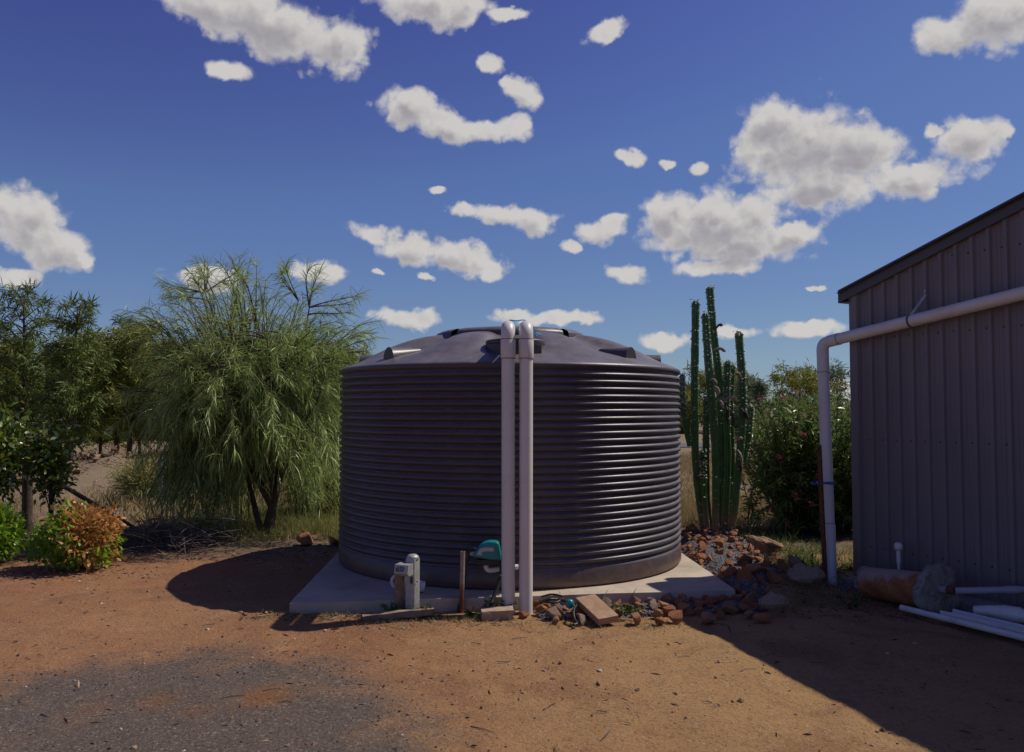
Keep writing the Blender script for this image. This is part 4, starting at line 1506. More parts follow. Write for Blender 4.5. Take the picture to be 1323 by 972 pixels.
def put_rock(x, y, s, sq, rz_, tilt, parent=None, me=None, mat=None, name='rock', z=None, sink=0.35):
    me = me or ROCKS[random.randrange(len(ROCKS))]
    o = bpy.data.objects.new(name, me)
    COL.objects.link(o)
    if parent is not None:
        o.parent = parent
    zz = gz(x, y) if z is None else z
    o.location = (x, y, zz + s * sq * (1 - sink) * 0.75)
    o.scale = (s, s * random.uniform(0.75, 1.0), s * sq)
    o.rotation_euler = (tilt * random.uniform(-1, 1), tilt * random.uniform(-1, 1), rz_)
    if mat:
        o.material_slots[0].link = 'OBJECT'
        o.material_slots[0].material = mat
    return o


placed = []
# the larger ones first, where the picture shows them, then smaller ones between
big = [(1.27, 6.50, 0.095), (1.50, 6.46, 0.075), (1.73, 6.74, 0.085), (1.52, 6.86, 0.07), (1.40, 6.70, 0.06), (1.62, 6.58, 0.06), (0.24, 6.72, 0.075), (0.34, 6.48, 0.05), (0.52, 6.44, 0.075), (0.42, 6.80, 0.055), (0.85, 6.80, 0.065), (1.02, 6.84, 0.06), (1.14, 6.62, 0.06), (0.94, 6.42, 0.07), (1.12, 6.40, 0.065), (0.74, 6.86, 0.05), (1.94, 6.95, 0.08), (2.02, 7.10, 0.08), (1.86, 6.62, 0.06), (1.96, 7.30, 0.09), (2.08, 7.52, 0.11), (2.22, 7.80, 0.12), (2.02, 7.78, 0.08), (2.30, 8.32, 0.10), (2.03, 9.00, 0.10), (1.96, 8.72, 0.09), (2.28, 9.20, 0.09), (2.52, 8.95, 0.10), (2.62, 8.55, 0.11), (2.45, 9.45, 0.08), (2.22, 9.65, 0.09), (2.70, 9.20, 0.09), (2.10, 8.15, 0.07), (2.42, 8.05, 0.09), (2.12, 9.40, 0.07), (2.56, 9.70, 0.09), (2.33, 7.45, 0.10), (2.20, 7.20, 0.07), (2.00, 9.60, 0.08)]
for (x, y, s) in big:
    placed.append((x, y, s))
    put_rock(x, y, s * 1.02, random.uniform(0.75, 1.0), random.uniform(0, 6.28), 0.5, bed_o, z=gz(x, y) + 0.01)
tries = 0
while len(placed) < 280 and tries < 12000:
    tries += 1
    if random.random() < 0.52:
        x, y = random.uniform(0.15, 2.1), random.uniform(6.32, 7.15)
    else:
        x, y = random.uniform(1.8, 2.95), random.uniform(6.95, 10.3)
    if float(in_bed(np.array([x]), np.array([y]))[0]) < 0.35:
        continue
    if 0.52 < x < 0.80 and 6.32 < y < 6.74:
        continue
    # a pocket of bare gravel in the heap
    if (x - 2.12) ** 2 + ((y - 8.5) * 0.5) ** 2 < 0.035 and random.random() < 0.85:
        continue
    s = random.choice([0.030, 0.038, 0.046, 0.056, 0.066, 0.074])
    if any((x - a) ** 2 + (y - b) ** 2 < ((s + c) * 0.70) ** 2 for a, b, c in placed):
        continue
    placed.append((x, y, s))
    put_rock(x, y, s * 1.12, random.uniform(0.7, 1.0), random.uniform(0, 6.28), 0.5, bed_o, z=gz(x, y) + 0.012)

# stones that stand out on their own
SLABM = rock_mesh('sandstone_slab', 300, 12, 0.30, True, 0.07)
SLABM.materials.append(M['sandstone'])
PALEM = rock_mesh('pale_stone', 301, 12, 0.50, True, 0.16)
PALEM.materials.append(M['pale_rock'])
def lone(name, label, x, y, s, sq, rz_, me, sink=0.3, tilt=(0, 0)):
    o = put_rock(x, y, s, sq, rz_, 0.0, None, me, name=name, sink=sink)
    o.rotation_euler = (tilt[0], tilt[1], rz_)
    return tag(o, label, 'rock', 'stones lying round the slab')


lone('sandstone_slab', 'long tan sandstone slab leaning at the lower right of the rock heap', 2.44, 8.20, 0.24, 1.25, R(112), SLABM, 0.0, (R(14), R(4)))
lone('sandstone_slab', 'upper tan sandstone slab on the right flank of the rock heap', 2.64, 8.55, 0.20, 1.25, R(125), SLABM, 0.0, (R(10), R(-6)))
lone('sandstone_slab', 'small tan slab at the back of the rock heap under the oleander', 2.74, 8.85, 0.16, 1.0, R(95), SLABM, 0.0, (R(-8), R(5)))
lone('pale_stone', 'rounded pale grey stone in the shade right of the slab corner', 2.10, 6.72, 0.15, 1.25, R(10), PALEM, 0.25)
lone('pale_stone', 'broad pale boulder left of the drainpipe foot', 2.60, 7.45, 0.21, 1.1, R(40), PALEM, 0.45)
lone('pale_stone', 'smaller pale stone left of the rusty picket, nearer the oleander', 2.74, 8.20, 0.13, 1.3, R(80), PALEM, 0.2)
lone('red_stone', 'small flat orange stone between the risers and the stone block', 0.085, 6.63, 0.065, 0.6, R(30), ROCKS[3], 0.2)
lone('red_stone', 'larger orange rock on the bed left of the tank', -2.42, 9.95, 0.16, 0.75, R(60), ROCKS[5], 0.2)
lone('red_stone', 'smaller orange rock at the left edge of the tank', -2.12, 9.90, 0.12, 0.75, R(10), ROCKS[7], 0.2)
lone('grey_stone', 'flat dark red stone in the shade beside the pale grey stone', 1.93, 6.50, 0.10, 0.6, R(15), ROCKS[8], 0.3)


# loose small stones: many, joined
def stones(name, pts, sizes, mat, parent=None, seed=1):
    rr = np.random.default_rng(seed)
    base = np.array([[1, 0, 0], [-1, 0, 0], [0, 1, 0], [0, -1, 0], [0, 0, 1], [0, 0, -1]], dtype=float)
    tri = np.array([[0, 2, 4], [2, 1, 4], [1, 3, 4], [3, 0, 4], [2, 0, 5], [1, 2, 5], [3, 1, 5], [0, 3, 5]])
    N = len(pts)
    q = rr.normal(size=(N, 3, 3))
    u_ = unit(q[:, 0])
    v_ = unit(np.cross(u_, q[:, 1]))
    w_ = np.cross(u_, v_)
    B = np.stack([u_, v_, w_], 1)
    loc = base[None] * rr.uniform(0.55, 1.15, size=(N, 6, 1))
    V = np.einsum('nij,njk->nik', loc, B) * np.asarray(sizes)[:, None, None]
    V[:, :, 2] *= 0.7
    V = V + np.asarray(pts)[:, None, :]
    F = (np.arange(N) * 6)[:, None, None] + tri[None]
    return np_mesh(name, V.reshape(-1, 3), F.reshape(-1, 3), mat, parent)


px_ = np.concatenate([rng.uniform(0.12, 2.2, 4500), rng.uniform(1.75, 2.9, 6500)])
py_ = np.concatenate([rng.uniform(6.35, 7.15, 4500), rng.uniform(6.95, 10.3, 6500)])
ok = in_bed(px_, py_) > 0.4
px_, py_ = px_[ok], py_[ok]
gpt = np.stack([px_, py_, ground_z(px_, py_) + 0.026], -1)
tag(stones('gravel', gpt, rng.uniform(0.006, 0.016, len(gpt)), M['blue_gravel'], bed_o, 3), kind='stuff')

N = 9000
px_ = rng.normal(0, 2.6, N)
py_ = rng.uniform(3.3, 9.2, N)
dens_ = vnoise(px_, py_, 1.1, 14) + 0.5
ok = (np.abs(px_) < 6) & (rng.uniform(size=N) < dens_ ** 1.5 * 1.4) & ~((np.abs(px_) < 1.98) & (py_ > 6.6 + 0.14 * (px_ + 1.76)))
px_, py_ = px_[ok], py_[ok]
gpt = np.stack([px_, py_, ground_z(px_, py_) + 0.003], -1)
tag(stones('yard_pebbles', gpt, np.minimum(0.0035 * rng.pareto(1.9, len(gpt)) + 0.003, 0.026), M['pebble'], None, 5), 'small loose pebbles scattered over the dirt yard', 'pebbles', kind='stuff')

N = 4200
th_ = rng.uniform(0, 2 * math.pi, N)
q_ = np.where(rng.uniform(size=N) < 0.5, rng.normal(1.0, 0.10, N), rng.uniform(0, 1.05, N) ** 0.5)
px_ = -1.95 + 1.8 * q_ * np.cos(th_)
py_ = 2.85 + 2.85 * q_ * np.sin(th_)
ok = (py_ > 3.2)
px_, py_ = px_[ok], py_[ok]
gpt = np.stack([px_, py_, ground_z(px_, py_) + 0.006], -1)
tag(stones('bitumen_crumbs', gpt, np.minimum(0.0035 * rng.pareto(2.4, len(gpt)) + 0.003, 0.014), M['crumb'], None, 15), 'crumbs of broken bitumen round the edge of the worn patch', 'gravel', kind='stuff')

# black hose with two teal fittings among the rocks
ho = thing('garden_hose', 'black hose with two teal fittings lying among the rocks', 'hose', (0.5, 6.7, 0))
MB().tube(spline([(0.22, 6.86, 0.06), (0.30, 6.80, 0.10), (0.38, 6.84, 0.09), (0.44, 6.74, 0.09), (0.46, 6.62, 0.10)], 5), 0.011, 10).build('hose_tail', M['black'], ho, smooth=True)
MB().tube(spline([(0.535, 6.66, 0.10), (0.505, 6.60, 0.10), (0.475, 6.50, 0.08), (0.475, 6.42, 0.04), (0.49, 6.36, 0.02), (0.46, 6.33, 0.015)], 5), 0.010, 10).build('hose_end', M['black'], ho, smooth=True)
MB().tube(spline([(0.24, 6.90, 0.10), (0.33, 6.92, 0.115), (0.42, 6.88, 0.10), (0.35, 6.78, 0.08), (0.26, 6.80, 0.08)], 5), 0.008, 8).build('hose_loop', M['black'], ho, smooth=True)
for (x, y) in ((0.455, 6.63), (0.545, 6.66)):
    MB().lathe([(0.0, 0.036), (0.018, 0.033), (0.030, 0.020), (0.034, 0.0), (0.030, -0.020), (0.018, -0.033), (0.0, -0.036)], (x, y, 0.105), 16).build('fitting', M['teal'], ho, smooth=True)


# ------------------------------------------------------------------ plants
LEAF5 = (0.25, 0.9, 1.0, 0.65, 0.06)
STRIP = (0.35, 1.0, 0.85, 0.10)
OVAL = (0.15, 1.0, 0.9, 0.08)


def path_samples(path, ts):
    P = np.array([tuple(p) for p in path])
    n = len(P) - 1
    ts = np.clip(np.asarray(ts), 0, 0.9999) * n
    i = ts.astype(int)
    f = (ts - i)[:, None]
    pos = P[i] * (1 - f) + P[i + 1] * f
    tan = unit(P[i + 1] - P[i])
    return pos, tan


def sph(r):
    return Vector((r.gauss(0, 1), r.gauss(0, 1), r.gauss(0, 1))).normalized()


# ---- the weeping tree left of the tank
def weeping_tree():
    r = random.Random(4)
    nr_ = np.random.default_rng(4)
    base = Vector((-3.11, 10.70, gz(-3.11, 10.7) - 0.05))
    root = thing('weeping_tree', 'tall weeping tree with long thin grey-green leaves left of the tank', 'tree', (base.x, base.y, 0))
    cen = Vector((-3.36, 10.75, 1.80))
    rad = Vector((1.45, 1.3, 1.66))
    limbs = []
    wood = MB()
    fork = base + Vector((0.06, 0.0, 0.42))
    t1 = spline([base, base + Vector((0.02, 0, 0.2)), fork], 4)
    wood.tube(t1, [0.085 - 0.03 * i / (len(t1) - 1) for i in range(len(t1))], 10)
    t2 = spline([base + Vector((-0.02, 0.02, 0.02)), base + Vector((-0.12, 0.0, 0.22)), base + Vector((-0.24, 0.04, 0.62)), base + Vector((-0.42, 0.0, 1.25)), base + Vector((-0.75, -0.1, 2.0))], 5)
    wood.tube(t2, [0.048 * (1 - 0.7 * i / (len(t2) - 1)) for i in range(len(t2))], 8)
    limbs.append(t2)
    targets = [(0.75, 0.1, 0.35), (0.42, 0.35, 0.95), (0.05, -0.35, 1.0), (-0.35, 0.4, 0.9), (-0.85, -0.05, 0.55), (-0.95, 0.2, 0.0), (0.8, -0.4, -0.05), (0.1, 0.8, 0.4), (-0.3, -0.75, 0.25), (0.35, -0.7, 0.5), (-0.55, 0.1, 1.0), (0.62, 0.0, 0.85)]
    for (a, b_, c_) in targets:
        tip = cen + Vector((a * rad.x * 0.82, b_ * rad.y * 0.82, c_ * rad.z * 0.82))
        midp = fork.lerp(tip, 0.45) + Vector((r.uniform(-0.12, 0.12), r.uniform(-0.12, 0.12), 0.22))
        pth = spline([fork - Vector((0, 0, 0.05)), fork.lerp(midp, 0.5) + Vector((r.uniform(-0.05, 0.05), 0, 0.06)), midp, midp.lerp(tip, 0.55) + Vector((0, 0, 0.06)), tip], 5)
        limbs.append(pth)
        wood.tube(pth, [0.040 * (1 - 0.82 * i / (len(pth) - 1)) for i in range(len(pth))], 7)
    wood.build('trunk', M['bark'], root, smooth=True)
    LP = [(p, k) for k, l in enumerate(limbs) for p in l[4:]]
    tw = MB()
    Ps, Ds, Ls, Ws, Dr = [], [], [], [], []
    for i in range(1090):
        while True:
            d = sph(r)
            if d.z > -0.93:
                break
        lob = 1.0 + 0.13 * math.sin(4.1 * d.x + 2.0 * d.z + 1.0) + 0.10 * math.sin(6.3 * d.z + 3 * d.y)
        rr_ = lob * r.uniform(0.12, 1.0) ** 0.45 * 1.06
        wide = 1.0 + 0.32 * max(0.0, d.z) * (1.0 if d.x < 0 else 1.15)
        tip = cen + Vector((d.x * rad.x * rr_ * wide, d.y * rad.y * rr_ * wide, d.z * rad.z * rr_))
        if tip.z < 0.12:
            tip.z = r.uniform(0.12, 0.5)
        if abs(tip.x + 3.05) < 0.45 and tip.y < 10.9 and tip.z < 0.62:
            tip.z += 0.6
        if tip.x > -2.3 and tip.z < 0.5:
            tip.z = r.uniform(0.5, 1.3)
        if i >= 940:
            tip = Vector((r.uniform(-4.55, -3.35), r.uniform(10.1, 11.2), r.uniform(0.18, 0.85)))
        upper = max(0.0, min(1.0, (tip.z - 1.25) / 1.5))
        st_ = cen.lerp(tip, r.uniform(0.45, 0.72)) + Vector((r.gauss(0, 0.12), r.gauss(0, 0.12), 0.22 - 0.30 * upper))
        best = min(LP, key=lambda q: (q[0] - st_).length)[0]
        out_ = tip - st_
        ln_ = out_.length
        tw.tube(bez(best, best.lerp(st_, 0.4) + Vector((0, 0, 0.06)), best.lerp(st_, 0.8) + Vector((0, 0, 0.05)), st_, 4), [0.010, 0.009, 0.008, 0.007, 0.006], 4, cap=False)
        pth = bez(st_, st_ + out_ * 0.35 + Vector((0, 0, 0.20 * ln_ + 0.05)), st_ + out_ * 0.8 + Vector((0, 0, 0.22 * ln_ * (1 - 0.4 * upper) + 0.03)), tip, 7)
        tw.tube(pth, [0.006 * (1 - 0.8 * k / 7) + 0.0008 for k in range(8)], 4, cap=False)
        nl = int(r.uniform(30, 54))
        pos, tan = path_samples(pth, nr_.uniform(0.05, 1.0, nl))
        dirs = unit(tan * 0.7 + nr_.normal(size=(nl, 3)) * r.uniform(0.45, 0.8) + np.array([0, 0, 0.16 * upper - 0.12]))
        Ps.append(pos)
        Ds.append(dirs)
        Ls.append(nr_.uniform(0.10, 0.30, nl) * (1 - 0.2 * upper))
        Ws.append(nr_.uniform(0.006, 0.0125, nl) * (1 - 0.35 * upper))
        Dr.append(nr_.uniform(0.6, 2.0, nl) * (1 - 0.6 * upper))
    # long sprays that leave the outline
    for (x, y, z, ux, uz) in ((-4.55, 10.6, 2.75, -0.55, 0.25), (-4.6, 10.4, 1.95, -0.4, -0.05), (-4.3, 10.7, 3.05, -0.35, 0.42), (-3.9, 10.8, 3.3, -0.15, 0.4), (-3.1, 10.8, 3.35, 0.1, 0.35), (-2.6, 10.7, 3.2, 0.15, 0.4), (-2.2, 10.8, 2.9, 0.32, 0.3), (-1.95, 10.7, 2.45, 0.30, 0.2), (-4.75, 10.5, 1.45, -0.25, -0.2), (-3.5, 10.6, 3.35, 0.0, 0.38), (-2.05, 10.9, 2.7, 0.4, 0.1), (-4.4, 10.5, 2.3, -0.45, 0.05)):
        for j in range(3):
            p0 = Vector((x, y, z)) + Vector((r.uniform(-0.15, 0.15), r.uniform(-0.2, 0.2), r.uniform(-0.15, 0.1)))
            best = min(LP, key=lambda q: (q[0] - p0).length)[0]
            tip = p0 + Vector((ux, r.uniform(-0.2, 0.2), uz * 0.8)) * r.uniform(0.35, 0.75)
            pth = bez(best, best.lerp(p0, 0.6) + Vector((0, 0, 0.1)), p0 + Vector((0, 0, 0.08)), tip, 10)
            tw.tube(pth, [0.010 * (1 - 0.85 * k / 10) + 0.001 for k in range(11)], 4, cap=False)
            nl = 52
            pos, tan = path_samples(pth, nr_.uniform(0.15, 1.0, nl))
            Ps.append(pos)
            Ds.append(unit(tan + nr_.normal(size=(nl, 3)) * 0.62))
            Ls.append(nr_.uniform(0.12, 0.26, nl))
            Ws.append(nr_.uniform(0.006, 0.010, nl))
            Dr.append(nr_.uniform(0.2, 0.9, nl))
    tw.build('branchlets', M['bark'], root, smooth=True, fix=False)
    V, F = blades(np.concatenate(Ps), np.concatenate(Ds), np.concatenate(Ls), np.concatenate(Ws), np.concatenate(Dr), STRIP, nr_)
    np_mesh('crown', V, F, M['wattle'], root, smooth=True)


weeping_tree()


# ---- trees of the paddock behind
def paddock_tree(name, label, x, y, H, W, mat, seed, group, n_br=46, nleaf=95, leaf=(0.18, 0.34), lw=0.034, clear=0.22, sparse_top=True, cat='tree'):
    r = random.Random(seed)
    nr_ = np.random.default_rng(seed)
    z0 = gz(x, y) - 0.1
    root = thing(name, label, cat, (x, y, 0), group)
    wood = MB()
    lean = Vector((r.uniform(-0.25, 0.25), r.uniform(-0.25, 0.25), 0))
    tr = spline([(x, y, z0), Vector((x, y, z0 + H * 0.3)) + lean * 0.3, Vector((x, y, z0 + H * 0.65)) + lean * 0.6, Vector((x, y, z0 + H * 0.97)) + lean], 5)
    wood.tube(tr, [0.028 * H * (1 - 0.88 * i / (len(tr) - 1)) * 0.8 for i in range(len(tr))], 8)
    Ps, Ds = [], []
    for i in range(n_br):
        t = clear + (1 - clear) * (i + r.random()) / n_br
        k = t * (len(tr) - 1)
        a = tr[int(k)].lerp(tr[min(int(k) + 1, len(tr) - 1)], k - int(k))
        prof_ = math.sin(math.pi * min(1.0, (1 - t) / (1 - clear) * 0.72 + 0.13)) ** 0.8
        ln = W * 0.5 * prof_ * r.uniform(0.6, 1.25)
        th = i * 2.4 + r.uniform(-0.5, 0.5)
        rise = r.uniform(0.15, 0.75) * (0.6 + t)
        d = Vector((math.cos(th), math.sin(th), rise)).normalized()
        tip = a + d * ln
        pth = bez(a, a + d * ln * 0.35 + Vector((0, 0, 0.05)), a + d * ln * 0.7, tip + Vector((0, 0, -0.10 * ln)), 6)
        wood.tube(pth, [0.011 * H * (1 - t * 0.6) * (1 - 0.85 * j / 6) * 0.55 + 0.004 for j in range(7)], 5, cap=False)
        nl = int(nleaf * 1.7 * (0.35 + ln / (W * 0.5)) * (0.6 if (sparse_top and t > 0.72) else 1.0))
        nc = max(4, nl // 14)
        pos, tan = path_samples(pth, nr_.uniform(0.22, 1.0, nc))
        cl = np.repeat(pos + nr_.normal(size=(nc, 3)) * 0.09 * W * 0.35, 14, axis=0)
        tn = np.repeat(tan, 14, axis=0)
        Ps.append(cl + nr_.normal(size=cl.shape) * 0.055 * W * 0.5)
        Ds.append(unit(tn * 0.5 + nr_.normal(size=cl.shape) * 0.7 + np.array([0, 0, 0.05])))
    wood.build('trunk', M['bark'], root, smooth=True)
    P_ = np.concatenate(Ps)
    n = len(P_)
    V, F = blades(P_, np.concatenate(Ds), nr_.uniform(leaf[0], leaf[1], n), nr_.uniform(lw * 0.6, lw * 1.3, n), nr_.uniform(0.1, 0.9, n), (0.4, 1.0, 0.1), nr_)
    np_mesh('crown', V, F, mat, root)
    return root


G1 = 'trees standing in the paddock at the left'
CA, CD, PT = M['casuarina'], M['casuarina_dark'], M['pale_tree']
paddock_tree('casuarina_tree', 'tall dark airy tree at the far left edge of the paddock', -13.7, 23.5, 5.05, 2.7, CD, 21, G1, 50, 58)
paddock_tree('casuarina_tree', 'tall dark tree second from the left edge, with pointed top', -11.9, 22.5, 4.6, 2.0, CD, 22, G1, 50, 54)
paddock_tree('casuarina_tree', 'slender pale wispy tree between the dark trees and the weeping tree', -12.1, 25.5, 4.5, 2.1, PT, 23, G1, 40, 42)
paddock_tree('casuarina_tree', 'olive tree with a bare trunk just left of the weeping tree', -11.0, 24.0, 4.05, 2.5, CA, 24, G1, 46, 110, clear=0.26)
paddock_tree('casuarina_tree', 'low bushy olive tree in front of the tall dark trees at left', -13.6, 25.5, 3.3, 3.4, CA, 25, G1, 40, 130, clear=0.28)
paddock_tree('casuarina_tree', 'bushy olive tree seen through the left side of the weeping tree', -9.2, 24.5, 3.6, 2.8, CA, 26, G1, 44, 120, clear=0.25)
paddock_tree('casuarina_tree', 'rounded olive tree hidden behind the middle of the weeping tree', -7.2, 25.0, 3.5, 3.2, CA, 27, G1, 40, 110)
paddock_tree('casuarina_tree', 'dark tree behind the right half of the weeping tree', -5.4, 24.0, 3.3, 3.0, CD, 28, G1, 40, 110)
paddock_tree('casuarina_tree', 'olive tree at the left edge of the picture behind the glossy bush', -16.0, 25.5, 3.7, 3.0, CA, 29, G1, 42, 120)
paddock_tree('casuarina_tree', 'short olive tree close behind the tank on its left side', -4.0, 27.0, 2.9, 2.8, CA, 30, G1, 36, 110)
low = [(-17.5, 29.0, 2.6, 'low olive tree at the left picture edge behind the glossy tree'), (-15.0, 30.5, 3.0, 'low olive tree under the tall dark trees, left of the two'), (-12.9, 29.0, 2.8, 'low olive tree under the tall dark trees, right of the two'), (-10.8, 31.0, 3.2, 'low olive tree behind the bare-trunked tree'), (-9.0, 29.5, 2.7, 'low olive tree behind the left edge of the weeping tree'), (-7.0, 31.0, 3.0, 'low olive tree glimpsed through the weeping tree'), (-4.9, 30.0, 2.8, 'low olive tree between weeping tree and tank')]
for i, (x, y, h, lb) in enumerate(low):
    paddock_tree('casuarina_tree', lb, x, y, h, h * 1.15, CA if i % 3 else CD, 130 + i, G1, 36, 105, clear=0.20, sparse_top=False, lw=0.045)
G2 = 'far trees along the back of the paddock'
far = [(-30, 48, 5.2, 'first'), (-25, 52, 5.6, 'second'), (-21, 46, 4.6, 'third'), (-17, 50, 5.0, 'fourth'), (-13, 54, 5.4, 'fifth'), (-9, 50, 4.6, 'sixth'), (-5, 55, 4.4, 'seventh')]
for i, (x, y, h, w) in enumerate(far):
    paddock_tree('far_tree', w + ' from the left of the distant olive trees at the back of the paddock', x, y, h, h * 1.35, CA, 50 + i, G2, 34, 70, (0.3, 0.6), 0.10, clear=0.06, sparse_top=False)
G3 = 'far trees beyond the road at right'
farr = [(12.0, 60, 2.6, 'lowest and leftmost'), (13.0, 66, 3.6, 'second'), (15.5, 62, 4.6, 'third'), (18.5, 68, 4.0, 'fourth'), (22, 64, 4.4, 'fifth'), (26, 70, 4.8, 'last and tallest')]
for i, (x, y, h, w) in enumerate(farr):
    paddock_tree('far_tree', w + ' of the distant trees from the tank rightward beyond the road', x, y, h, h * 1.3, PT if i % 2 else CA, 70 + i, G3, 34, 80, (0.3, 0.6), 0.07, clear=0.08, sparse_top=False)
paddock_tree('far_tree', 'pale tree whose round top shows above the oleander beside the cactus', 9.4, 33.5, 2.75, 2.2, PT, 78, G3, 36, 110, (0.15, 0.3), 0.03, clear=0.2, sparse_top=False)


# ---- leafy bushes
def bush(root, cen, rad, n, mat, leaf, lw, seed, name='foliage', bottom=0.05, bias=0.45, prof_=OVAL, droop=0.5, cut=None, clump=0.0):
    nr_ = np.random.default_rng(seed)
    d = unit(nr_.normal(size=(n, 3)))
    rr_ = nr_.uniform(0, 1, n) ** bias
    lob = 1 + 0.13 * np.sin(5 * d[:, 0] + 3 * d[:, 2] + seed) + 0.11 * np.sin(7 * d[:, 1] + 4 * d[:, 2] + 2 * seed) + 0.06 * np.sin(13 * d[:, 0] - 9 * d[:, 2])
    P_ = np.array(cen) + d * (rr_ * lob)[:, None] * np.array(rad)
    if clump > 0:
        k = max(8, n // 26)
        cc = P_[nr_.integers(0, n, k)]
        P_ = cc[nr_.integers(0, k, n)] * clump + P_ * (1 - clump) + nr_.normal(size=(n, 3)) * 0.03
    keep = P_[:, 2] > bottom
    if cut is not None:
        keep &= cut(P_, nr_)
    P_, d = P_[keep], d[keep]
    m = len(P_)
    D_ = unit(d * 0.6 + nr_.normal(size=(m, 3)) * 0.6 + np.array([0, 0, 0.25]))
    V, F = blades(P_, D_, nr_.uniform(leaf[0], leaf[1], m), nr_.uniform(lw * 0.7, lw * 1.25, m), nr_.uniform(droop * 0.3, droop * 1.5, m), prof_, nr_)
    return np_mesh(name, V, F, mat, root)


def stems(root, base, cen, rad, n, r0, seed, mat=None):
    r = random.Random(seed)
    b = MB()
    for i in range(n):
        d = sph(r)
        tip = Vector(cen) + Vector((d.x * rad[0], d.y * rad[1], abs(d.z) * rad[2])) * 0.8
        p0 = Vector(base) + Vector((r.uniform(-1, 1), r.uniform(-1, 1), 0)) * r0 * 4
        b.tube(bez(p0, p0.lerp(tip, 0.3) + Vector((0, 0, 0.1)), p0.lerp(tip, 0.7) + Vector((0, 0, 0.08)), tip, 5), [r0 * (1 - 0.8 * k / 5) for k in range(6)], 5, cap=False)
    return b.build('stems', mat or M['bark'], root, smooth=True)


s1 = thing('green_shrub', 'low bright green leafy shrub at the left edge of the yard', 'shrub', (-5.60, 8.95, 0))
bush(s1, (-5.62, 8.98, 0.31), (0.36, 0.36, 0.33), 2200, M['hedge'], (0.045, 0.085), 0.034, 81, bias=0.28)
stems(s1, (-5.60, 8.98, 0.0), (-5.62, 8.98, 0.3), (0.4, 0.35, 0.3), 26, 0.009, 81)
s2 = thing('two_tone_shrub', 'low shrub, green on its left half and burnt orange on its right', 'shrub', (-4.42, 8.62, 0))
bush(s2, (-4.46, 8.66, 0.32), (0.41, 0.36, 0.335), 3000, M['hedge'], (0.045, 0.080), 0.032, 82, bias=0.28, cut=lambda P_, q: (P_[:, 0] + 0.5 * (P_[:, 2] - 0.32) + q.normal(size=len(P_)) * 0.11 < -4.38) | ((P_[:, 0] > -4.16) & (P_[:, 2] < 0.36)))
tag(bush(s2, (-4.46, 8.66, 0.32), (0.41, 0.36, 0.335), 3000, M['hedge_orange'], (0.045, 0.080), 0.030, 83, 'orange_foliage', bias=0.28, cut=lambda P_, q: (P_[:, 0] + 0.5 * (P_[:, 2] - 0.32) + q.normal(size=len(P_)) * 0.11 >= -4.38) & (P_[:, 0] < -4.10)), 'dry burnt-orange leaves')
stems(s2, (-4.43, 8.66, 0.0), (-4.43, 8.66, 0.3), (0.32, 0.3, 0.3), 26, 0.008, 82)

c1 = thing('glossy_tree', 'dark glossy-leaved small tree cut by the left picture edge', 'tree', (-6.25, 9.9, 0))
bush(c1, (-6.35, 9.95, 1.12), (0.72, 0.62, 0.75), 4600, M['citrus'], (0.06, 0.115), 0.045, 84, 'crown', bottom=0.35, bias=0.4, clump=0.55, droop=0.8)
b = MB()
b.tube(spline([(-6.25, 9.95, -0.05), (-6.24, 9.95, 0.4), (-6.32, 9.95, 0.8), (-6.35, 9.95, 1.4)], 4), [0.04, 0.038, 0.036, 0.034, 0.032, 0.03, 0.028, 0.026, 0.024, 0.02, 0.018, 0.014, 0.01], 8)
b.build('trunk', M['bark'], c1, smooth=True)
stems(c1, (-6.3, 9.95, 0.55), (-6.35, 9.95, 1.15), (0.6, 0.5, 0.6), 24, 0.010, 84)
c2 = thing('sparse_sapling', 'thin sapling with sparse glossy leaves behind the two shrubs', 'tree', (-5.62, 10.2, 0))
bush(c2, (-5.63, 10.2, 0.98), (0.36, 0.34, 0.66), 1250, M['citrus'], (0.055, 0.10), 0.042, 85, 'crown', bottom=0.22, bias=0.55, clump=0.5, droop=0.8)
b = MB()
b.tube(spline([(-5.60, 10.2, -0.05), (-5.62, 10.2, 0.4), (-5.60, 10.2, 0.9), (-5.66, 10.2, 1.5)], 4), [0.018 - 0.0011 * i for i in range(13)], 7)
b.build('trunk', M['bark'], c2, smooth=True)
stems(c2, (-5.6, 10.2, 0.35), (-5.63, 10.2, 0.95), (0.3, 0.28, 0.6), 18, 0.006, 85)

g1 = thing('grey_green_bush', 'soft grey-green bush in the paddock below the weeping tree', 'bush', (-6.25, 14.2, 0))
bush(g1, (-6.25, 14.3, 0.40), (0.72, 0.6, 0.55), 3000, M['straw_green'], (0.12, 0.26), 0.012, 86, bias=0.5, prof_=STRIP, droop=0.3, clump=0.4)
stems(g1, (-6.25, 14.3, 0.0), (-6.25, 14.3, 0.35), (0.6, 0.5, 0.45), 20, 0.008, 86, M['twig'])
g2 = thing('yellow_green_bush', 'yellow-green grassy bush between the weeping tree and the tank', 'bush', (-2.75, 12.2, 0))
bush(g2, (-2.85, 12.4, 0.50), (0.72, 0.6, 0.62), 3800, M['straw_green'], (0.14, 0.30), 0.012, 87, bias=0.5, prof_=STRIP, droop=0.5, clump=0.45)
stems(g2, (-2.85, 12.4, 0.0), (-2.85, 12.4, 0.45), (0.6, 0.5, 0.5), 20, 0.008, 87, M['twig'])

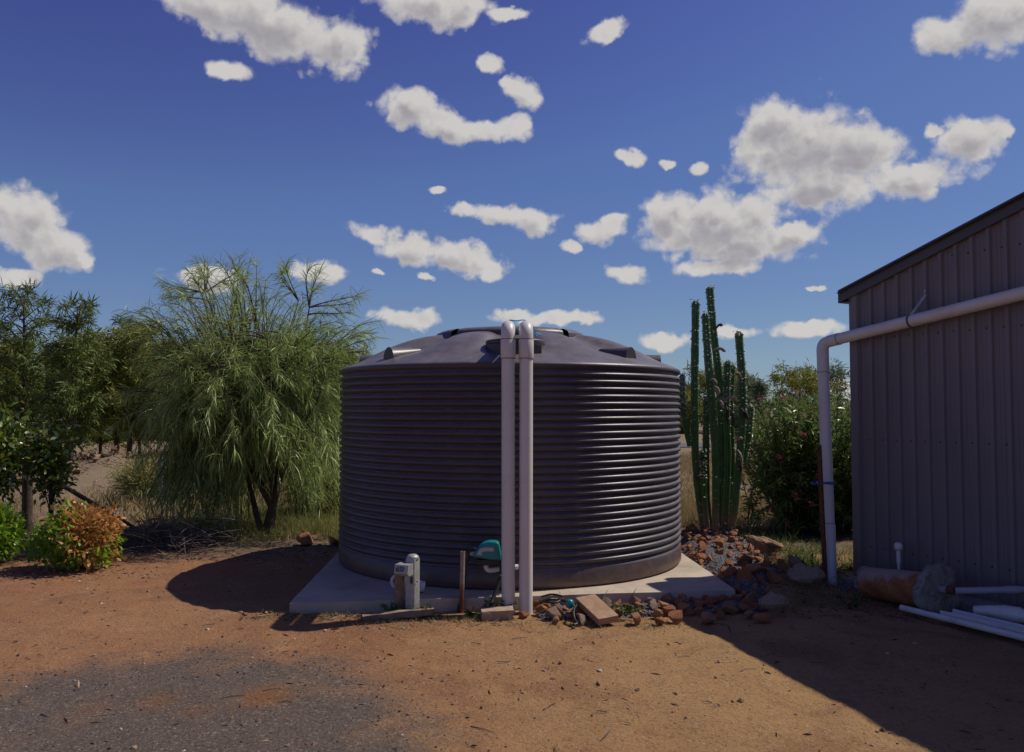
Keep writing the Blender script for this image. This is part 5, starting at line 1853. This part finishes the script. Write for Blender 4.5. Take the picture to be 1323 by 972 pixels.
# brush pile
bp = MB()
r = random.Random(90)
for i in range(300):
    c = Vector((r.gauss(-4.05, 0.38), r.gauss(9.85, 0.22), 0.03 + abs(r.gauss(0, 0.15))))
    d = Vector((r.gauss(0, 1), r.gauss(0, 0.7), r.gauss(0.1, 0.35))).normalized()
    ln = r.uniform(0.2, 0.55)
    a_ = c - d * ln / 2
    b_ = c + d * ln / 2
    a_.z = max(a_.z, 0.02)
    b_.z = max(b_.z, 0.02)
    m_ = c + Vector((r.gauss(0, 0.03), r.gauss(0, 0.03), r.uniform(0.0, 0.07)))
    rr_ = r.uniform(0.003, 0.008)
    bp.tube(bez(a_, a_.lerp(m_, 0.6), b_.lerp(m_, 0.6), b_, 4), [rr_, rr_, rr_ * 0.8, rr_ * 0.6, rr_ * 0.3], 4, cap=False)
tag(bp.build('brush_pile', M['twig'], smooth=True, fix=False, loc=(-4.0, 9.85, 0)), 'heap of bare dead branches under the weeping tree', 'brush pile')

# fence post, stay and steel post
fp = thing('strainer_post', 'thick dark timber fence post with a diagonal stay at the left', 'fence post', (-6.38, 11.05, 0))
MB().tube([(-6.38, 11.05, -0.1), (-6.385, 11.05, 0.5), (-6.40, 11.05, 0.98)], [0.068, 0.064, 0.060], 12).build('post', M['old_timber'], fp, smooth=True, auto=50)
MB().tube([(-6.38, 11.02, 0.92), (-4.72, 10.75, 0.05)], 0.030, 10).build('diagonal_stay', M['old_timber'], fp, smooth=True, auto=50)
MB().tube([(-6.27, 11.08, 0.85), (-6.27, 11.08, 1.32)], 0.022, 10).build('pale_pipe_end', M['galv'], fp, smooth=True, auto=50)
fs_ = thing('steel_fence_post', 'thin grey steel post standing behind the brush pile', 'fence post', (-5.62, 13.4, 0))
MB().tube([(-5.62, 13.4, -0.1), (-5.61, 13.4, 0.92)], 0.030, 10).build('post', M['galv'], fs_, smooth=True, auto=50)
MB().tube([(-5.61, 13.4, 0.90), (-5.61, 13.4, 0.93)], 0.034, 10).build('cap', M['galv'], fs_, smooth=True, auto=50)


# ---- cactus
def cactus():
    root = thing('column_cactus', 'tall green column cactus with many ribbed stems right of the tank', 'cactus', (2.46, 10.0, 0))
    S_ = [([(2.12, 9.97, 1.20), (2.06, 9.95, 1.49), (2.03, 9.95, 1.77), (2.03, 9.95, 2.02)], 0.046),
          ([(2.32, 10.0, -0.02), (2.23, 10.0, 0.61), (2.19, 10.0, 1.17), (2.19, 10.0, 1.91), (2.21, 10.0, 2.90)], 0.062),
          ([(2.38, 9.85, -0.02), (2.39, 9.82, 0.82), (2.37, 9.80, 1.36), (2.31, 9.80, 2.17), (2.28, 9.80, 2.73)], 0.060),
          ([(2.54, 10.2, -0.02), (2.56, 10.2, 0.97), (2.54, 10.2, 1.91), (2.47, 10.2, 2.58), (2.43, 10.2, 3.10)], 0.062),
          ([(2.53, 10.05, -0.02), (2.59, 10.05, 0.98), (2.58, 10.05, 1.63), (2.60, 10.05, 2.18)], 0.056),
          ([(2.64, 10.22, -0.02), (2.69, 10.25, 0.97), (2.68, 10.25, 1.63), (2.71, 10.25, 2.15)], 0.052),
          ([(2.55, 9.9, -0.02), (2.64, 9.9, 0.62), (2.72, 9.9, 1.35), (2.735, 9.9, 1.9), (2.70, 9.9, 2.52)], 0.062),
          ([(2.735, 9.98, 0.98), (2.81, 10.0, 1.21), (2.84, 10.0, 1.44), (2.86, 10.0, 1.65)], 0.052),
          ([(2.43, 10.3, -0.02), (2.39, 10.3, 0.58), (2.39, 10.3, 1.34), (2.40, 10.3, 1.76)], 0.055),
          ([(2.51, 10.32, -0.02), (2.60, 10.32, 0.96), (2.62, 10.32, 1.7), (2.64, 10.32, 2.05)], 0.055),
          ([(2.33, 9.93, -0.02), (2.28, 9.93, 0.53), (2.27, 9.93, 0.89), (2.26, 9.93, 1.12)], 0.050)]
    r = random.Random(7)
    spn = []
    for (pts, rad) in S_:
        L_ = sum((Vector(pts[i + 1]) - Vector(pts[i])).length for i in range(len(pts) - 1))
        pth = spline(pts, 9)
        # slight yearly waists, rounded tip
        tdir = (pth[-1] - pth[-2]).normalized()
        pth = pth + [pth[-1] + tdir * rad * 0.4, pth[-1] + tdir * rad * 0.65, pth[-1] + tdir * rad * 0.75]
        m = len(pth)
        rs = []
        for i in range(m):
            w = rad * 0.65 * (1 + 0.05 * math.sin(i * 1.3 + rad * 900))
            if i >= m - 3:
                w = rad * 0.65 * (0.88, 0.6, 0.15)[i - (m - 3)]
            rs.append(w)
        nf = 7
        st = MB().tube(pth, rs, nf * 6, flute=(nf, 0.42)).build('stem', M['cactus'], root, smooth=True)
        # woolly spine cushions along the ribs
        z = 0.0
        for i in range(2, m - 3):
            frac = i / m
            for k in range(nf):
                dens__ = 0.85 if frac > 0.5 else 0.18
                if r.random() > dens__:
                    continue
                a = 2 * math.pi * k / nf + 0.0
                c = pth[i].lerp(pth[i + 1], r.random())
                tg = (pth[i + 1] - pth[i]).normalized()
                ref = Vector((1, 0, 0))
                x_ = (ref - tg * ref.dot(tg)).normalized()
                y_ = tg.cross(x_)
                spn.append((c + (x_ * math.cos(a) + y_ * math.sin(a)) * rad * 0.75, r.uniform(0.012, 0.022)))
        for k in range(10):
            c = pth[-2] + Vector((r.gauss(0, 0.5), r.gauss(0, 0.5), r.uniform(-0.3, 0.4))) * rad
            spn.append((c, r.uniform(0.010, 0.019)))
    o = stones('spine_cushions', np.array([tuple(p) for p, s in spn]), np.array([s for p, s in spn]), M['spine'], root, 9)
    tag(o, kind='stuff')
    # withered blooms hanging on the stems
    for (x, y, z, dx, dz, ln, mt) in [(2.46, 10.1, 2.60, 0.10, 0.06, 0.11, 'dark_bloom'), (2.36, 9.76, 2.33, 0.14, -0.02, 0.14, 'dry_bloom'), (2.56, 9.93, 1.66, -0.02, -0.16, 0.17, 'dark_bloom'), (2.60, 9.92, 1.62, 0.02, -0.20, 0.19, 'dark_bloom'), (2.52, 9.93, 1.72, 0.08, 0.05, 0.12, 'dry_bloom'), (2.68, 9.86, 1.66, 0.05, -0.12, 0.15, 'dark_bloom'), (2.72, 9.84, 1.62, 0.04, -0.10, 0.13, 'dark_bloom'), (2.63, 9.84, 1.24, 0.05, 0.04, 0.10, 'dry_bloom'), (2.65, 9.84, 1.16, 0.04, -0.16, 0.17, 'dry_bloom'), (2.66, 9.83, 1.05, 0.02, -0.16, 0.15, 'dark_bloom'), (2.30, 9.78, 1.04, -0.12, 0.01, 0.13, 'dark_bloom'), (2.25, 9.86, 0.86, -0.10, -0.06, 0.12, 'dark_bloom'), (2.31, 9.74, 1.98, 0.06, -0.05, 0.10, 'dry_bloom'), (2.36, 9.74, 1.90, 0.05, -0.09, 0.11, 'dry_bloom'), (2.70, 9.84, 2.02, -0.07, 0.02, 0.09, 'dry_bloom'), (2.40, 9.74, 1.74, 0.05, -0.08, 0.10, 'dry_bloom'), (2.54, 9.92, 1.76, 0.09, -0.03, 0.12, 'dry_bloom')]:
        p0 = Vector((x, y, z))
        p1 = p0 + Vector((dx, -0.04, dz)).normalized() * ln
        mid = p0.lerp(p1, 0.5) + Vector((0, -0.02, 0.03))
        MB().tube(spline([p0, mid, p1], 5), [0.011, 0.011, 0.012, 0.013, 0.014, 0.016, 0.018, 0.020, 0.021, 0.017, 0.008], 8).build('dried_flower', M[mt], root, smooth=True)


cactus()


# ---- oleander
def oleander():
    r = random.Random(12)
    nr_ = np.random.default_rng(12)
    root = thing('oleander_bush', 'big oleander bush with pink flowers between the cactus and the shed', 'bush', (3.85, 10.95, 0))
    wood = MB()
    Ps, Ds, fl, fd = [], [], [], []
    for i in range(250):
        bx = r.uniform(3.22, 4.85)
        by = r.uniform(10.5, 11.5)
        hgt = 1.86 * (0.74 + 0.26 * math.sin((bx - 2.8) * 1.4)) * r.uniform(0.55, 1.02)
        out_x = (bx - 4.0) * 0.24 + r.gauss(0, 0.12)
        out_y = (by - 11.0) * 0.55 + r.gauss(0, 0.14)
        p0 = Vector((4.0 + (bx - 4.0) * 0.6, 11.0 + (by - 11.0) * 0.5, -0.03))
        tip = Vector((bx + out_x, by + out_y, hgt))
        pth = bez(p0, p0 + Vector((0, 0, hgt * 0.4)), Vector((bx, by, hgt * 0.6)), tip, 8)
        wood.tube(pth, [0.010 * (1 - 0.75 * k / 8) for k in range(9)], 4, cap=False)
        nl = int(50 + 26 * hgt)
        ts = nr_.uniform(0.12, 1.0, nl) ** 0.75
        pos, tan = path_samples(pth, ts)
        Ps.append(pos + nr_.normal(size=pos.shape) * 0.015)
        Ds.append(unit(tan * 0.65 + nr_.normal(size=pos.shape) * 0.55))
        if r.random() < 0.22 and hgt > 0.9 or r.random() < 0.06:
            for j in range(r.randint(2, 6)):
                (fl if r.random() < 0.5 else fd).append(tip + Vector((r.gauss(0, 0.03), r.gauss(0, 0.03), r.uniform(-0.02, 0.06))))
    for (x, y, z) in ((2.95, 10.35, 0.62), (2.9, 10.4, 0.30), (3.15, 10.3, 0.42), (3.35, 10.3, 0.26), (3.65, 10.3, 0.50), (3.85, 10.3, 0.36), (2.95, 10.4, 0.9), (3.75, 10.3, 0.80), (3.5, 10.3, 0.58), (3.3, 10.3, 1.05), (3.6, 10.35, 1.3)):
        for j in range(5):
            fl.append(Vector((x + r.gauss(0, 0.03), y + r.gauss(0, 0.02), z + r.gauss(0, 0.03))))
    # low skirt of leaves at the foot towards the viewer
    for i in range(60):
        x = r.uniform(3.0, 4.7)
        z = r.uniform(0.15, 0.9)
        p0 = Vector((x, 10.75, max(0.05, z - 0.3)))
        tip = Vector((x + r.gauss(0, 0.12), 10.42 + r.gauss(0, 0.08), z))
        pth = bez(p0, p0.lerp(tip, 0.4) + Vector((0, 0, 0.1)), p0.lerp(tip, 0.7) + Vector((0, 0, 0.1)), tip, 5)
        wood.tube(pth, [0.006 * (1 - 0.7 * k / 5) for k in range(6)], 4, cap=False)
        nl = 30
        pos, tan = path_samples(pth, nr_.uniform(0.1, 1.0, nl))
        Ps.append(pos)
        Ds.append(unit(tan * 0.6 + nr_.normal(size=pos.shape) * 0.6))
    wood.build('stems', M['bark'], root, smooth=True, fix=False)
    P_ = np.concatenate(Ps)
    n = len(P_)
    V, F = blades(P_, np.concatenate(Ds), nr_.uniform(0.08, 0.15, n), nr_.uniform(0.014, 0.026, n), nr_.uniform(0.1, 0.9, n), (0.2, 1.0, 0.8, 0.08), nr_)
    np_mesh('foliage', V, F, M['oleander'], root)
    for nm, lst, mt in (('flowers', fl, M['petal']), ('faded_flowers', fd, M['petal_dry'])):
        q = np.array([tuple(p) for p in lst])
        q5 = np.repeat(q, 5, axis=0)
        d5 = unit(nr_.normal(size=q5.shape) + np.array([0, -0.3, 0.4]))
        V, F = blades(q5, d5, nr_.uniform(0.018, 0.030, len(q5)), nr_.uniform(0.016, 0.026, len(q5)), np.full(len(q5), 0.3), (0.3, 1.0, 0.6), nr_)
        tag(np_mesh(nm, V, F, mt, root), kind='stuff')


oleander()


# ------------------------------------------------------------------ weeds and grass
def weed(label, x, y, h, n, seed, name='weed', spread=0.07, z=None):
    nr_ = np.random.default_rng(seed)
    z0 = gz(x, y) if z is None else z
    root = thing(name, label, 'weed', (x, y, z0), 'small green weeds round the slab')
    b = MB()
    r = random.Random(seed)
    Ps, Ds = [], []
    for i in range(6):
        tip = Vector((x + r.gauss(0, spread), y + r.gauss(0, spread * 0.6), z0 + h * r.uniform(0.6, 1.0)))
        pth = bez((x, y, z0 - 0.01), Vector((x, y, z0 + h * 0.4)), tip - Vector((0, 0, h * 0.2)), tip, 4)
        b.tube(pth, 0.0022, 4, cap=False)
        pos, tan = path_samples(pth, nr_.uniform(0.2, 1.0, n // 6))
        Ps.append(pos)
        Ds.append(unit(tan * 0.3 + nr_.normal(size=pos.shape)))
    b.build('stalks', M['weed'], root, fix=False)
    P_ = np.concatenate(Ps)
    V, F = blades(P_, np.concatenate(Ds), nr_.uniform(0.02, 0.045, len(P_)), nr_.uniform(0.010, 0.020, len(P_)), nr_.uniform(0.1, 0.8, len(P_)), OVAL, nr_)
    np_mesh('leaves', V, F, M['weed'], root)


weed('small green weed just left of the box post', -0.945, 6.70, 0.10, 48, 201)
weed('small green weed just right of the box post', -0.685, 6.70, 0.09, 60, 202)
weed('spindly green weed beside the black pump pipe', -0.235, 6.70, 0.13, 48, 203)
weed('small weed against the left riser pipe', -0.105, 6.74, 0.12, 40, 204)
weed('leafy green weed among the front rocks right of the paver', 0.92, 6.55, 0.07, 130, 205, spread=0.09, z=0.05)
weed('green weed on the dirt at the foot of the rusty upright pipe', -0.33, 6.62, 0.07, 60, 206)
weed('broad green weed behind the sandstone slabs near the drainpipe', 2.95, 8.25, 0.24, 170, 207, spread=0.16)
weed('dark green weed in the shade in front of the drainpipe', 2.78, 6.95, 0.12, 130, 208, spread=0.12)


def tufts(name, label, pts, nb, h, w, mat, seed, spread=0.05, lean=0.35, cat='grass'):
    nr_ = np.random.default_rng(seed)
    pts = np.asarray(pts)
    n = len(pts)
    P_ = np.repeat(pts, nb, axis=0)
    hh = np.repeat(np.broadcast_to(h, (n,)), nb)
    P_[:, 0] += nr_.normal(size=len(P_)) * spread
    P_[:, 1] += nr_.normal(size=len(P_)) * spread
    P_[:, 2] = ground_z(P_[:, 0], P_[:, 1]) - 0.005
    D_ = nr_.normal(size=P_.shape) * lean
    D_[:, 2] = 1.0
    m = len(P_)
    V, F = blades(P_, unit(D_), hh * nr_.uniform(0.5, 1.2, m), np.broadcast_to(w, (m,)) * nr_.uniform(0.6, 1.3, m), nr_.uniform(0.2, 1.0, m), (1.0, 0.8, 0.12), nr_)
    return tag(np_mesh(name, V, F, mat), label, cat, kind='stuff')


# bed under the weeping tree and behind it
def scatter(n, x0, x1, y0, y1, seed, thr=-0.1, sc=0.8):
    nr_ = np.random.default_rng(seed)
    x = nr_.uniform(x0, x1, n)
    y = nr_.uniform(y0, y1, n)
    ok = vnoise(x, y, sc, seed) > thr
    return np.stack([x[ok], y[ok], np.zeros(ok.sum())], -1)


tufts('bed_grass', 'dry half-green grass growing in the bed under the weeping tree', scatter(520, -4.6, -1.9, 10.0, 14.0, 61, -0.08), 26, 0.20, 0.007, M['straw_green'], 61, 0.07)
tufts('paddock_grass', 'straw-coloured grass over the paddock behind', np.concatenate([scatter(1700, -16, 10, 13, 34, 62, -0.05, 0.4), scatter(950, -10.5, -3.5, 10.8, 18.5, 161, -0.15, 0.7), scatter(1100, 1.8, 9, 11.2, 30, 63, -0.3, 0.5)]), 16, 0.24, 0.016, M['straw'], 62, 0.16)
tufts('field_edge_grass', 'pale dry grass just behind the cactus and tank', scatter(420, 1.6, 4.5, 10.9, 14.5, 64, -0.3), 26, 0.24, 0.006, M['straw'], 64, 0.08)
dryp = np.concatenate([np.stack([rng.normal(2.70, 0.12, 34), rng.normal(8.25, 0.25, 34), np.zeros(34)], -1), np.stack([rng.normal(2.80, 0.12, 22), rng.normal(8.10, 0.2, 22), np.zeros(22)], -1)])
tufts('dry_tussock', 'golden dry grass beside the sandstone slabs', dryp, 24, 0.17, 0.005, M['straw'], 65, 0.05, 0.7)
tufts('green_fringe', 'green grass at the foot of the oleander beside the drainpipe', np.concatenate([scatter(150, 2.75, 4.3, 8.6, 10.6, 66, -0.35), scatter(45, 2.75, 3.25, 8.15, 8.7, 67, -0.5)]), 22, 0.16, 0.006, M['weed'], 66, 0.05, 0.5)
tufts('shade_grass', 'matted dry grass in the shade before the drainpipe', scatter(230, 2.15, 3.25, 6.75, 7.9, 68, -0.15, 1.5), 22, 0.10, 0.004, M['straw'], 68, 0.06, 1.1)
edge_pts = np.stack([rng.uniform(-1.3, 1.3, 150), rng.normal(6.42, 0.10, 150), np.zeros(150)], -1)
edge_pts = np.concatenate([edge_pts, np.stack([rng.uniform(-2.0, -0.1, 140), rng.normal(6.56, 0.07, 140), np.zeros(140)], -1)])
tufts('edge_grass', 'short dry grass on the dirt in front of slab and rocks', edge_pts, 15, 0.060, 0.0034, M['straw'], 69, 0.035, 1.2)
yp = scatter(330, -2.6, 2.4, 3.7, 6.3, 70, 0.12, 1.2)
tufts('yard_sprouts', 'tiny green sprouts scattered on the yard dirt', yp[yp[:, 0] > -0.4], 8, 0.020, 0.0045, M['weed'], 70, 0.02, 1.4)

# leaf litter and sticks
nr_ = np.random.default_rng(71)
lx = np.concatenate([nr_.uniform(-2.1, 0.0, 420), nr_.uniform(2.1, 3.4, 500), nr_.uniform(-9.0, -3.0, 3200), nr_.uniform(-6.0, -1.9, 2600), nr_.uniform(2.4, 3.6, 500), nr_.uniform(-3.5, 3.2, 260), nr_.normal(-4.5, 0.5, 350)])
ly = np.concatenate([nr_.normal(6.55, 0.07, 420), nr_.uniform(6.5, 7.9, 500), nr_.uniform(10.0, 18.5, 3200), nr_.uniform(9.0, 11.5, 2600), nr_.uniform(6.6, 9.0, 500), nr_.uniform(3.8, 6.6, 260), nr_.normal(8.45, 0.25, 350)])
P_ = np.stack([lx, ly, ground_z(lx, ly) + 0.006], -1)
D_ = nr_.normal(size=P_.shape)
D_[:, 2] *= 0.25
V, F = blades(P_, unit(D_), nr_.uniform(0.02, 0.075, len(P_)), nr_.uniform(0.006, 0.016, len(P_)), np.full(len(P_), 0.2), (0.3, 1.0, 0.2), nr_)
tag(np_mesh('leaf_litter', V, F, M['litter']), 'fallen dry leaves along the edge of the yard', 'leaf litter', kind='stuff')
sk = MB()
r = random.Random(72)
for i in range(75):
    if r.random() < 0.45:
        x, y = r.uniform(-3.0, 2.6), r.uniform(3.9, 6.5)
        ln = r.uniform(0.04, 0.14)
    else:
        x, y = r.uniform(-5.5, -2.0), r.uniform(8.9, 10.4)
        ln = r.uniform(0.1, 0.5)
    th = r.uniform(0, 6.28)
    z = gz(x, y) + 0.006
    a_ = Vector((x, y, z))
    b_ = a_ + Vector((math.cos(th), math.sin(th), 0)) * ln
    b_.z = gz(b_.x, b_.y) + 0.008
    sk.tube([a_, a_.lerp(b_, 0.5) + Vector((r.gauss(0, 0.01), r.gauss(0, 0.01), 0.004)), b_], [0.003, 0.0028, 0.0015], 5)
tag(sk.build('sticks', M['twig'], fix=False), 'thin dead sticks scattered on the ground', 'sticks', kind='stuff')

mxy = []
r = np.random.default_rng(77)
for (mx_, my_, mr) in ((-8.6, 17.5, 2.0), (-6.3, 19.5, 2.2), (-11.5, 19.0, 2.0)):
    q = r.normal(size=(230, 2)) * mr * 0.42
    mxy.append(q + np.array([mx_, my_]))
mxy = np.concatenate(mxy)
P_ = np.stack([mxy[:, 0], mxy[:, 1], ground_z(mxy[:, 0], mxy[:, 1]) + 0.01], -1)
tag(stones('mound_rubble', P_, np.minimum(0.025 + 0.022 * r.pareto(2.0, len(P_)), 0.13), M['pebble'], None, 78), 'clods and rubble on the pale earth mounds in the paddock', 'rubble', kind='stuff')

# grey road-base gravel spilled at the foot of the drainpipe and along the shed
r = np.random.default_rng(79)
tt = r.uniform(-0.35, 0.5, 700)
ss = -np.abs(r.normal(0.14, 0.16, 700)) - 0.02
q = np.array([tuple(SP(a, b_, 0)) for a, b_ in zip(tt, ss)])
q[:, 2] = ground_z(q[:, 0], q[:, 1]) + 0.008
tag(stones('spilled_gravel', q, r.uniform(0.008, 0.026, len(q)), M['blue_gravel'], None, 80), 'grey gravel spilled along the shed wall by the drainpipe', 'gravel', kind='stuff')
